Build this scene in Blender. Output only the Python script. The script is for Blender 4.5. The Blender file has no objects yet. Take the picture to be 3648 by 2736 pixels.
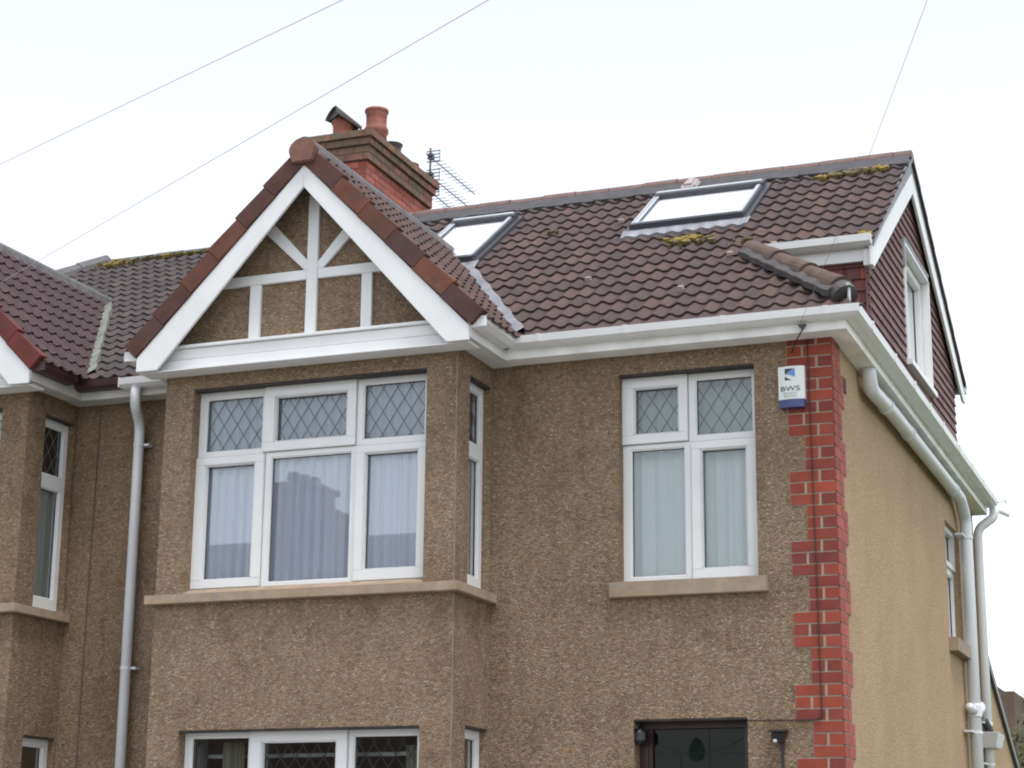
import bpy, bmesh, math, random
from mathutils import Vector, Matrix
random.seed(7)
R = math.radians
scn = bpy.context.scene
COL = scn.collection

# ---------------------------------------------------------------- camera
cam_d = bpy.data.cameras.new("camera"); cam = bpy.data.objects.new("camera", cam_d); COL.objects.link(cam)
right = Vector((0.93126983, 0.36420755, 0.00945326)); up = Vector((0.08239658, -0.23581888, 0.96829761)); fwd = Vector((-0.35489055, 0.90096743, 0.24962047))
mw = Matrix(((right.x, up.x, -fwd.x, 2.48857), (right.y, up.y, -fwd.y, -11.92208), (right.z, up.z, -fwd.z, 1.6), (0, 0, 0, 1)))
cam.matrix_world = mw
cam_d.sensor_width = 36; cam_d.lens = 68.0785
cam_d.clip_start = 0.1; cam_d.clip_end = 2000
scn.camera = cam

# ---------------------------------------------------------------- sky, sun, exposure
SUN_EL, SUN_AZ = 70, 48          # elevation; azimuth from -Y (street side) towards +X
w = bpy.data.worlds.new("World"); scn.world = w; w.use_nodes = True
nt = w.node_tree; nt.nodes.clear()
sky = nt.nodes.new('ShaderNodeTexSky'); sky.sky_type = 'NISHITA'; sky.sun_disc = False
sd = Vector((math.sin(R(SUN_AZ)), -math.cos(R(SUN_AZ)), 0))
sky.sun_elevation = R(SUN_EL); sky.sun_rotation = math.atan2(sd.x, sd.y)
sky.air_density = 1.0; sky.dust_density = 1.0; sky.ozone_density = 1.0
hsv = nt.nodes.new('ShaderNodeHueSaturation'); hsv.inputs['Saturation'].default_value = 0.28
bg = nt.nodes.new('ShaderNodeBackground'); bg.inputs['Strength'].default_value = 0.15
out = nt.nodes.new('ShaderNodeOutputWorld')
nt.links.new(sky.outputs[0], hsv.inputs['Color']); nt.links.new(hsv.outputs[0], bg.inputs['Color']); nt.links.new(bg.outputs[0], out.inputs[0])
sl = bpy.data.lights.new("sun", 'SUN'); sl.energy = 1.2; sl.angle = R(14); sl.color = (1, .97, .92)
so = bpy.data.objects.new("sun", sl); COL.objects.link(so)
sv = Vector((sd.x * math.cos(R(SUN_EL)), sd.y * math.cos(R(SUN_EL)), math.sin(R(SUN_EL))))
so.rotation_euler = sv.to_track_quat('Z', 'Y').to_euler(); so.location = (5, -15, 20)
scn.view_settings.view_transform = 'Standard'; scn.view_settings.look = 'None'
scn.view_settings.exposure = 1.08
scn.view_settings.use_curve_mapping = False
scn.render.engine = 'CYCLES'
scn.cycles.max_bounces = 8; scn.cycles.transparent_max_bounces = 16
scn.cycles.filter_width = 2.0

# ---------------------------------------------------------------- materials
def newmat(name):
    m = bpy.data.materials.new(name); m.use_nodes = True
    n = m.node_tree; b = n.nodes['Principled BSDF']; return m, n, b
def N(n, t, **kw):
    x = n.nodes.new(t)
    for k, v in kw.items(): setattr(x, k, v)
    return x
def ramp(n, src, stops, interp='LINEAR'):
    r = N(n, 'ShaderNodeValToRGB'); r.color_ramp.interpolation = interp
    el = r.color_ramp.elements
    while len(el) > 1: el.remove(el[-1])
    el[0].position = stops[0][0]; el[0].color = (*stops[0][1], 1)
    for p, c in stops[1:]:
        e = el.new(p); e.color = (*c, 1)
    n.links.new(src, r.inputs[0]); return r.outputs[0]
def obco(n, scale=(1, 1, 1), rot=(0, 0, 0)):
    t = N(n, 'ShaderNodeTexCoord'); mp = N(n, 'ShaderNodeMapping'); mp.inputs['Scale'].default_value = scale; mp.inputs['Rotation'].default_value = rot
    n.links.new(t.outputs['Object'], mp.inputs[0]); return mp.outputs[0]
def noise(n, co, scale, detail=3, rough=.55):
    x = N(n, 'ShaderNodeTexNoise'); x.inputs['Scale'].default_value = scale; x.inputs['Detail'].default_value = detail; x.inputs['Roughness'].default_value = rough
    n.links.new(co, x.inputs['Vector']); return x.outputs['Fac']
def mix(n, a, b, fac, mode='MIX'):
    x = N(n, 'ShaderNodeMix', data_type='RGBA', blend_type=mode)
    if isinstance(fac, (int, float)): x.inputs[0].default_value = fac
    else: n.links.new(fac, x.inputs[0])
    for s, i in ((a, 6), (b, 7)):
        if isinstance(s, tuple): x.inputs[i].default_value = (*s, 1)
        else: n.links.new(s, x.inputs[i])
    return x.outputs[2]
def bump(n, b, h, strength, dist=.01):
    x = N(n, 'ShaderNodeBump'); x.inputs['Strength'].default_value = strength; x.inputs['Distance'].default_value = dist
    n.links.new(h, x.inputs['Height']); n.links.new(x.outputs[0], b.inputs['Normal'])
def plain(name, col, rough=.5, var=.12, nscale=6, bmp=0.0, metallic=0, spec=.5):
    m, n, b = newmat(name); co = obco(n)
    f = noise(n, co, nscale, 5)
    lo = tuple(c * (1 - var) for c in col); hi = tuple(min(1, c * (1 + var)) for c in col)
    n.links.new(ramp(n, f, [(.3, lo), (.7, hi)]), b.inputs['Base Color'])
    b.inputs['Roughness'].default_value = rough; b.inputs['Metallic'].default_value = metallic
    b.inputs['Specular IOR Level'].default_value = spec
    if bmp: bump(n, b, noise(n, co, nscale * 12, 3), bmp, .004)
    return m
def dash(name, cols, base, patch, scale=78, bs=.5, streak=None, blot=.8):
    m, n, b = newmat(name); co = obco(n, (1, 1, 1.5))
    v = N(n, 'ShaderNodeTexVoronoi'); v.inputs['Scale'].default_value = scale; n.links.new(co, v.inputs['Vector'])
    sep = N(n, 'ShaderNodeSeparateColor'); n.links.new(v.outputs['Color'], sep.inputs[0])
    c = ramp(n, sep.outputs[0], cols, 'CONSTANT')
    ed = ramp(n, v.outputs['Distance'], [(.0, (1, 1, 1)), (.45, (1, 1, 1)), (.75, (.45, .42, .40))])
    c = mix(n, c, ed, .8, 'MULTIPLY')
    c = mix(n, c, base, .50)
    mid = noise(n, obco(n, (1, 1, 2.3)), 24, 4, .65)
    c = mix(n, c, ramp(n, mid, [(.3, (.72, .70, .68)), (.7, (1.22, 1.22, 1.2))]), .8, 'MULTIPLY')
    big = noise(n, obco(n), 1.6, 5, .6)
    c = mix(n, c, ramp(n, big, [(.3, patch[0]), (.7, patch[1])]), .75, 'MULTIPLY')
    bl = noise(n, obco(n, (1, 1, .8)), 3.1, 6, .7)
    c = mix(n, c, ramp(n, bl, [(.36, (.74, .70, .68)), (.48, (1, 1, 1)), (.60, (1, 1, 1)), (.72, (1.20, 1.22, 1.26))]), blot, 'MULTIPLY')
    if streak:
        st = noise(n, obco(n, (7, 7, .5)), 1.3, 4)
        c = mix(n, c, ramp(n, st, [(.35, streak), (.6, (1, 1, 1))]), .6, 'MULTIPLY')
    n.links.new(c, b.inputs['Base Color']); b.inputs['Roughness'].default_value = .9
    b.inputs['Specular IOR Level'].default_value = .25
    inv = N(n, 'ShaderNodeMath', operation='MULTIPLY'); inv.inputs[1].default_value = -1; n.links.new(v.outputs['Distance'], inv.inputs[0])
    bump(n, b, inv.outputs[0], bs, .012)
    return m
def rnd_mat(name, stops, rough=.85, dirt=None, dirt_scale=3, dirt_lim=(.5, .7), bmp=.3, nscale=9, nvar=.25):
    m, n, b = newmat(name)
    a = N(n, 'ShaderNodeAttribute'); a.attribute_name = 'rnd'
    c = ramp(n, a.outputs['Fac'], stops)
    co = obco(n)
    f = noise(n, co, nscale, 6, .65)
    c = mix(n, c, ramp(n, f, [(.25, (1 - nvar,) * 3), (.75, (1 + nvar,) * 3)]), 1.0, 'MULTIPLY')
    if dirt:
        d = noise(n, co, dirt_scale, 7, .7)
        for col, lim in (dirt if isinstance(dirt, list) else [(dirt, dirt_lim)]):
            fac = ramp(n, d, [(lim[0], (0, 0, 0)), (lim[1], (1, 1, 1))])
            c = mix(n, c, col, fac)
    n.links.new(c, b.inputs['Base Color']); b.inputs['Roughness'].default_value = rough
    b.inputs['Specular IOR Level'].default_value = .3
    if bmp: bump(n, b, noise(n, co, 90, 3), bmp, .004)
    return m

M = {}
M['dash'] = dash('pebbledash_brown', [(0, (0.110, 0.075, 0.051)), (.18, (0.221, 0.160, 0.109)), (.42, (0.320, 0.226, 0.138)), (.62, (0.259, 0.198, 0.154)), (.8, (0.375, 0.298, 0.229)), (.93, (0.508, 0.464, 0.424)), (.975, (0.375, 0.177, 0.081))], (0.248, 0.182, 0.124), ((.80, .77, .73), (1.12, 1.13, 1.13)), streak=(.86, .83, .80))
M['dash2'] = dash('pebbledash_neighbour', [(0, (0.097, 0.066, 0.043)), (.18, (0.193, 0.138, 0.086)), (.42, (0.280, 0.191, 0.108)), (.62, (0.226, 0.176, 0.124)), (.8, (0.334, 0.255, 0.183)), (.93, (0.452, 0.403, 0.355)), (.975, (0.323, 0.159, 0.065))], (0.226, 0.165, 0.108), ((.80, .77, .73), (1.10, 1.1, 1.1)), streak=(.8, .77, .73))
M['render'] = dash('render_buff', [(0, (0.318, 0.215, 0.137)), (.3, (0.419, 0.301, 0.189)), (.6, (0.454, 0.340, 0.222)), (.85, (0.375, 0.278, 0.194))], (0.437, 0.318, 0.200), ((.88, .85, .82), (1.08, 1.07, 1.04)), scale=85, bs=.35, blot=.12)
M['upvc'] = plain('white_upvc', (.70, .70, .70), .38, .04, 3)
M['upvc_dirty'] = plain('weathered_white_board', (.80, .79, .77), .5, .16, 4)
M['grey_board'] = plain('grey_weathered_fascia', (.52, .51, .48), .6, .2, 4)
M['gutter_dark'] = plain('maroon_gutter', (.050, .022, .024), .45, .3, 5)
M['stone'] = rnd_mat('sill_stone', [(0, (.28, .215, .155)), (1, (.33, .25, .18))], .85, [((.24, .22, .19), (.54, .66)), ((.44, .39, .33), (.70, .76))], 5, bmp=.4)
M['gable_tile'] = rnd_mat('verge_tile', [(0, (.075, .036, .032)), (.6, (.095, .040, .031)), (1, (.16, .058, .034))], .75, (.06, .045, .045), 4, (.5, .75), nvar=.3)
M['verge_red'] = rnd_mat('verge_tile_red', [(0, (.115, .028, .024)), (1, (.155, .036, .027))], .7, (.07, .03, .03), 4, (.5, .8), nvar=.3)
def tilem(name, stops, dirt):
    return rnd_mat(name, stops, .72, dirt, 9, bmp=.25, nscale=14, nvar=.22)
M['tiles'] = tilem('concrete_tile_brown', [(0, (.036, .024, .023)), (.08, (.060, .042, .040)), (.4, (.072, .048, .045)), (.75, (.086, .054, .049)), (.95, (.100, .060, .052)), (1, (.120, .070, .057))], [((.17, .15, .11), (.74, .79))])
M['tiles_bay'] = tilem('concrete_tile_bay', [(0, (.030, .020, .019)), (.08, (.066, .043, .040)), (.5, (.082, .049, .045)), (1, (.105, .057, .050))], [((.05, .042, .04), (.55, .65))])
M['tiles_old'] = tilem('old_tile_grey', [(0, (.026, .021, .022)), (.08, (.050, .040, .040)), (.6, (.066, .050, .049)), (1, (.086, .062, .058))], [((.10, .09, .07), (.68, .78))])
M['tiles_maroon'] = tilem('maroon_tile', [(0, (.026, .016, .017)), (.08, (.046, .028, .031)), (.6, (.056, .033, .036)), (1, (.070, .038, .040))], [((.08, .07, .07), (.68, .78))])
M['hung'] = rnd_mat('hanging_tile', [(0, (.135, .075, .078)), (.6, (.165, .092, .092)), (1, (.20, .105, .10))], .7, None, bmp=.2, nvar=.15)
M['hung_front'] = rnd_mat('hanging_tile_front', [(0, (.11, .045, .045)), (.55, (.15, .055, .05)), (1, (.30, .075, .05))], .7, None, bmp=.2, nvar=.2)
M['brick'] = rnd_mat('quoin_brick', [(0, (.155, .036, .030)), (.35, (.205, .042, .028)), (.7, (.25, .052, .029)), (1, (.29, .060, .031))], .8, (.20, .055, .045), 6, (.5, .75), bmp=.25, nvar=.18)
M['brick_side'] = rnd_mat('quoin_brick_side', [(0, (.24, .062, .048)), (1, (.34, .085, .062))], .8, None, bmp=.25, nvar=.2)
M['mortar'] = plain('mortar', (.33, .27, .21), .95, .15, 20, .3)
M['chim_brick'] = rnd_mat('chimney_brick', [(0, (.24, .070, .055)), (.5, (.33, .090, .065)), (1, (.40, .13, .095))], .85, [((.20, .12, .09), (.50, .68))], 5, bmp=.4, nvar=.3)
M['chim_top'] = rnd_mat('chimney_brick_mossy', [(0, (.17, .095, .075)), (.5, (.22, .11, .085)), (1, (.30, .13, .10))], .9, [((.14, .125, .085), (.46, .60)), ((.22, .20, .06), (.68, .74))], 6, bmp=.5, nvar=.35)
M['chim_mortar'] = plain('old_mortar', (.16, .12, .09), .95, .3, 20, .3)
M['pot'] = plain('terracotta', (.26, .092, .062), .75, .3, 12, .3)
M['pot_pale'] = plain('terracotta_pale', (.42, .30, .17), .75, .2, 12, .3)
M['cowl'] = plain('cowl_dark', (.060, .048, .046), .6, .3, 8)
M['lead'] = plain('lead_flashing', (.23, .24, .255), .55, .2, 7, .2)
M['lead_pale'] = plain('lead_flashing_pale', (.25, .255, .28), .55, .22, 9, .2)
M['lead_moss'] = plain('lead_flashing_mossy', (.20, .21, .18), .7, .3, 9, .2)
M['mortar_dark'] = plain('ridge_bedding', (.066, .064, .070), .85, .25, 9, .4)
M['hip_mortar'] = plain('hip_mortar', (.085, .078, .080), .9, .3, 14, .5)
M['ridge'] = plain('ridge_tile', (.15, .092, .082), .75, .25, 7, .4)
M['ridge_grey'] = plain('gable_ridge_tile', (.125, .12, .122), .75, .25, 6, .4)
M['ridge_end'] = plain('ridge_end_disc', (.17, .080, .060), .8, .25, 12, .4)
M['hip'] = plain('hip_tile', (.098, .064, .050), .8, .28, 8, .5)
M['lichen'] = plain('lichen_yellow', (.22, .16, .035), .95, .35, 25, .5)
M['moss'] = plain('lichen_olive', (.12, .10, .045), .95, .35, 25, .5)
M['dark_frame'] = plain('charcoal_aluminium', (.055, .056, .068), .42, .1, 4)
M['alu'] = plain('silver_aluminium', (.55, .58, .60), .3, .08, 4, metallic=.3)
M['blind'] = plain('white_blind', (.93, .93, .94), .8, .02, 3)
M['cable'] = plain('black_cable', (.015, .013, .015), .6, .1, 5)
M['wire'] = plain('overhead_wire_sheath', (.42, .40, .50), .5, .1, 5)
M['galv'] = plain('galvanised_steel', (.42, .43, .43), .4, .15, 10, metallic=.5)
M['aerial'] = plain('aerial_aluminium', (.16, .16, .17), .45, .15, 10, metallic=.3)
M['black'] = plain('black_plastic', (.014, .014, .017), .35, .1, 5)
M['bellw'] = plain('alarm_white', (.70, .72, .68), .4, .03, 5)
M['bellb'] = plain('alarm_blue', (.035, .05, .18), .3, .1, 5)
M['logo_blue'] = plain('logo_blue', (.10, .25, .62), .5, .02, 5)
M['logo_dark'] = plain('logo_dark', (.03, .035, .07), .5, .02, 5)
M['letter_grey'] = plain('letter_grey', (.38, .39, .38), .5, .02, 5)
M['letter_dark'] = plain('letter_dark', (.06, .065, .07), .5, .02, 5)
M['came'] = plain('lead_came', (.14, .145, .15), .5, .1, 5)
M['bead'] = plain('worn_corner_render', (.215, .175, .135), .9, .3, 14, .4)
M['head_shade'] = plain('painted_head_shade', (.050, .042, .040), .9, .3, 14, .3)  # near-black colour that paints the shade under the opening heads
M['came_dark'] = plain('came_dark', (.016, .016, .016), .6, .1, 5)
M['inside'] = plain('interior_plaster', (.22, .20, .17), .9, .1, 2)
M['wine'] = plain('wine_paint', (.030, .010, .011), .4, .15, 6)
M['tulip'] = plain('stained_glass_green', (.008, .016, .012), .9, .2, 20, spec=.1)
M['asphalt'] = plain('asphalt', (.08, .08, .08), .9, .2, 3, .3)
M['paving'] = plain('paving', (.27, .26, .245), .9, .2, 3, .3)
M['grass'] = plain('lawn', (.06, .09, .03), .95, .3, 3, .3)
M['soil_pipe'] = plain('grey_white_pvc', (.62, .63, .65), .35, .05, 3)
M['far_brick'] = plain('far_brick', (.125, .085, .065), .9, .2, 2)
M['far_roof'] = plain('far_roof', (.06, .05, .05), .8, .2, 2)
M['opp_brick'] = plain('opposite_brick', (.26, .13, .11), .9, .2, 2)
M['opp_roof'] = plain('opposite_roof', (.13, .10, .10), .8, .2, 2)
M['bark'] = plain('bark', (.06, .045, .035), .9, .3, 10)
def leafm(name, a, b_):
    m, n, b = newmat(name); at = N(n, 'ShaderNodeAttribute'); at.attribute_name = 'rnd'
    n.links.new(ramp(n, at.outputs['Fac'], [(0, a), (1, b_)]), b.inputs['Base Color']); b.inputs['Roughness'].default_value = .8; return m
M['leaf'] = leafm('hedge_leaf', (.035, .045, .015), (.14, .15, .045))
def curtain_mat(name, col):
    m, n, b = newmat(name)
    b.inputs['Base Color'].default_value = (*col, 1); b.inputs['Roughness'].default_value = .9
    tr = N(n, 'ShaderNodeBsdfTranslucent'); tr.inputs[0].default_value = (*col, 1)
    mx = N(n, 'ShaderNodeMixShader'); mx.inputs[0].default_value = .25
    o = n.nodes['Material Output']
    mx.inputs[0].default_value = .12; n.links.new(b.outputs[0], mx.inputs[1]); n.links.new(tr.outputs[0], mx.inputs[2]); n.links.new(mx.outputs[0], o.inputs[0]); return m
M['net'] = curtain_mat('net_curtain', (.82, .85, .95))
M['net_green'] = curtain_mat('net_curtain_pale', (.70, .78, .76))
M['net_dim'] = curtain_mat('lining_curtain', (.30, .34, .32))
M['cream'] = curtain_mat('cream_curtain', (.30, .29, .22))
def glass(name, tint, refl, rough=.01):
    m, n, b = newmat(name); n.nodes.remove(b); o = n.nodes['Material Output']
    t = N(n, 'ShaderNodeBsdfTransparent'); t.inputs[0].default_value = (*tint, 1)
    g = N(n, 'ShaderNodeBsdfGlossy'); g.inputs['Roughness'].default_value = rough; g.inputs[0].default_value = (.96, .98, 1, 1)
    f = N(n, 'ShaderNodeFresnel'); f.inputs[0].default_value = 1.5
    mu = N(n, 'ShaderNodeMath', operation='MULTIPLY'); mu.inputs[1].default_value = refl; mu.use_clamp = True
    n.links.new(f.outputs[0], mu.inputs[0])
    mx = N(n, 'ShaderNodeMixShader'); n.links.new(mu.outputs[0], mx.inputs[0]); n.links.new(t.outputs[0], mx.inputs[1]); n.links.new(g.outputs[0], mx.inputs[2]); n.links.new(mx.outputs[0], o.inputs[0])
    return m
M['glass'] = glass('window_glass', (.95, .97, .98), 2.9)
M['glass_top'] = glass('leaded_glass', (.66, .70, .71), 2.4, .04)
M['glass_roof'] = glass('rooflight_glass', (.98, .99, 1), 2.0)
M['glass_dark'] = glass('porch_glass', (.30, .32, .36), .42)

# ---------------------------------------------------------------- mesh helpers
XP = -5.121
MIR = [False]
def tag(o, label=None, cat=None, group=None, kind=None):
    if label: o['label'] = label
    if cat: o['category'] = cat
    if group: o['group'] = group
    if kind: o['kind'] = kind
    return o
def empty(name, loc, label, cat, group=None, kind=None):
    o = bpy.data.objects.new(name, None); o.empty_display_size = .2; COL.objects.link(o); o.location = loc
    return tag(o, label, cat, group, kind)
class MB:
    def __init__(s): s.v = []; s.f = []; s.r = []; s.mi = []; s.sm = False
    def poly(s, pts, r=.5, mi=0):
        i = len(s.v); s.v += [tuple(p) for p in pts]; s.f.append(list(range(i, i + len(pts)))); s.r.append(r); s.mi.append(mi)
    def hexa(s, p, r=.5, mi=0):   # 8 points: bottom ring 0-3, top ring 4-7
        i = len(s.v); s.v += [tuple(q) for q in p]
        for f in ((3, 2, 1, 0), (4, 5, 6, 7), (0, 1, 5, 4), (1, 2, 6, 5), (2, 3, 7, 6), (3, 0, 4, 7)):
            s.f.append([i + k for k in f]); s.r.append(r); s.mi.append(mi)
    def box(s, x0, x1, y0, y1, z0, z1, r=.5, mi=0):
        s.hexa([(x0, y0, z0), (x1, y0, z0), (x1, y1, z0), (x0, y1, z0), (x0, y0, z1), (x1, y0, z1), (x1, y1, z1), (x0, y1, z1)], r, mi)
    def fbox(s, fn, u0, u1, v0, v1, d0, d1, r=.5, mi=0):
        s.hexa([fn(u0, v0, d0), fn(u1, v0, d0), fn(u1, v0, d1), fn(u0, v0, d1), fn(u0, v1, d0), fn(u1, v1, d0), fn(u1, v1, d1), fn(u0, v1, d1)], r, mi)
    def prism(s, pts, vec, r=.5, mi=0):   # extrude polygon by vec
        vec = Vector(vec); n = len(pts); i = len(s.v)
        s.v += [tuple(p) for p in pts] + [tuple(Vector(p) + vec) for p in pts]
        s.f.append([i + k for k in range(n)][::-1]); s.f.append([i + n + k for k in range(n)]); s.r += [r, r]; s.mi += [mi, mi]
        for k in range(n):
            k2 = (k + 1) % n; s.f.append([i + k, i + k2, i + n + k2, i + n + k]); s.r.append(r); s.mi.append(mi)
    def tube(s, pts, rad, seg=10, r=.5, cap=True, mi=0):
        pts = [Vector(p) for p in pts]; n = len(pts); rads = rad if isinstance(rad, (list, tuple)) else [rad] * n
        i0 = len(s.v); ref = None
        for k, p in enumerate(pts):
            t = (pts[min(k + 1, n - 1)] - pts[max(k - 1, 0)]).normalized()
            if ref is None: ref = Vector((0, 0, 1)) if abs(t.z) < .9 else Vector((1, 0, 0))
            a = (ref - t * ref.dot(t)).normalized(); b = t.cross(a); ref = a
            for q in range(seg):
                an = 2 * math.pi * q / seg; s.v.append(tuple(p + (a * math.cos(an) + b * math.sin(an)) * rads[k]))
        for k in range(n - 1):
            for q in range(seg):
                q2 = (q + 1) % seg; s.f.append([i0 + k * seg + q, i0 + k * seg + q2, i0 + (k + 1) * seg + q2, i0 + (k + 1) * seg + q]); s.r.append(r); s.mi.append(mi)
        if cap:
            s.f.append([i0 + q for q in range(seg)][::-1]); s.r.append(r); s.mi.append(mi)
            s.f.append([i0 + (n - 1) * seg + q for q in range(seg)]); s.r.append(r); s.mi.append(mi)
    def lathe(s, c, prof, seg=24, r=.5, mi=0):
        i0 = len(s.v)
        for (rad, z) in prof:
            for q in range(seg):
                an = 2 * math.pi * q / seg; s.v.append((c[0] + rad * math.cos(an), c[1] + rad * math.sin(an), c[2] + z))
        for k in range(len(prof) - 1):
            for q in range(seg):
                q2 = (q + 1) % seg; s.f.append([i0 + k * seg + q, i0 + k * seg + q2, i0 + (k + 1) * seg + q2, i0 + (k + 1) * seg + q]); s.r.append(r); s.mi.append(mi)
        for k in (0, len(prof) - 1):
            if prof[k][0] > 1e-4: s.f.append([i0 + k * seg + q for q in range(seg)]); s.r.append(r); s.mi.append(mi)
    def build(s, name, mat, parent=None, clips=None, smooth=False, bevel=0, loc=None, normals=True):
        vs = s.v
        if MIR[0]: vs = [(2 * XP - x, y, z) for x, y, z in vs]
        bm = bmesh.new(); bv = [bm.verts.new(v) for v in vs]
        lay = bm.faces.layers.float.new('rnd')
        for f, r, mi in zip(s.f, s.r, s.mi):
            fl = [bv[i] for i in f]
            if MIR[0]: fl.reverse()
            try: ff = bm.faces.new(fl)
            except ValueError: continue
            ff[lay] = r; ff.material_index = mi; ff.smooth = smooth
        if clips:
            for co, no in clips:   # keep the side opposite the normal
                co = Vector(co); no = Vector(no)
                if MIR[0]: co.x = 2 * XP - co.x; no.x = -no.x
                bmesh.ops.bisect_plane(bm, geom=bm.verts[:] + bm.edges[:] + bm.faces[:], plane_co=co, plane_no=no, clear_outer=True)
        if normals: bmesh.ops.recalc_face_normals(bm, faces=bm.faces[:])
        if bevel:
            bmesh.ops.bevel(bm, geom=[e for e in bm.edges if len(e.link_faces) == 2 and e.calc_face_angle(0) > .6], offset=bevel, segments=2, affect='EDGES', clamp_overlap=True)
        me = bpy.data.meshes.new(name)
        org = Vector(loc) if loc else Vector((0, 0, 0))
        if loc: bmesh.ops.translate(bm, verts=bm.verts[:], vec=-org)
        bm.to_mesh(me); bm.free()
        for m in (mat if isinstance(mat, (list, tuple)) else [mat]): me.materials.append(m)
        o = bpy.data.objects.new(name, me); COL.objects.link(o)
        if parent is not None:
            o.parent = parent
            pl = Vector((0, 0, 0)); p = parent
            while p is not None: pl += p.location; p = p.parent
            o.location = org - pl
        else: o.location = org
        return o
def rr(): return random.random()
# planes: fn(u, v, d) with d = outwards
def pY(y): return lambda u, v, d: (u, y - d, v)
def pX(x): return lambda u, v, d: (x + d, u, v)

def wall(mb, fn, us, vs, holes, th, lim=None):
    """front and back sheet with openings and reveals"""
    U = sorted(set([us[0], us[1]] + [h[0] for h in holes] + [h[1] for h in holes])); V = sorted(set([vs[0], vs[1]] + [h[2] for h in holes] + [h[3] for h in holes]))
    U = [u for u in U if us[0] <= u <= us[1]]; V = [v for v in V if vs[0] <= v <= vs[1]]
    inh = lambda u, v: any(h[0] < u < h[1] and h[2] < v < h[3] for h in holes)
    for a, b in zip(U, U[1:]):
        for c, d in zip(V, V[1:]):
            if inh((a + b) / 2, (c + d) / 2): continue
            mb.poly([fn(a, c, 0), fn(b, c, 0), fn(b, d, 0), fn(a, d, 0)])
            mb.poly([fn(a, c, -th), fn(a, d, -th), fn(b, d, -th), fn(b, c, -th)])
    for (a, b, c, d) in holes:
        mb.poly([fn(a, c, 0), fn(a, d, 0), fn(a, d, -th), fn(a, c, -th)]); mb.poly([fn(b, c, 0), fn(b, c, -th), fn(b, d, -th), fn(b, d, 0)])
        mb.poly([fn(a, c, 0), fn(a, c, -th), fn(b, c, -th), fn(b, c, 0)]); mb.poly([fn(a, d, 0), fn(b, d, 0), fn(b, d, -th), fn(a, d, -th)])

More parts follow.
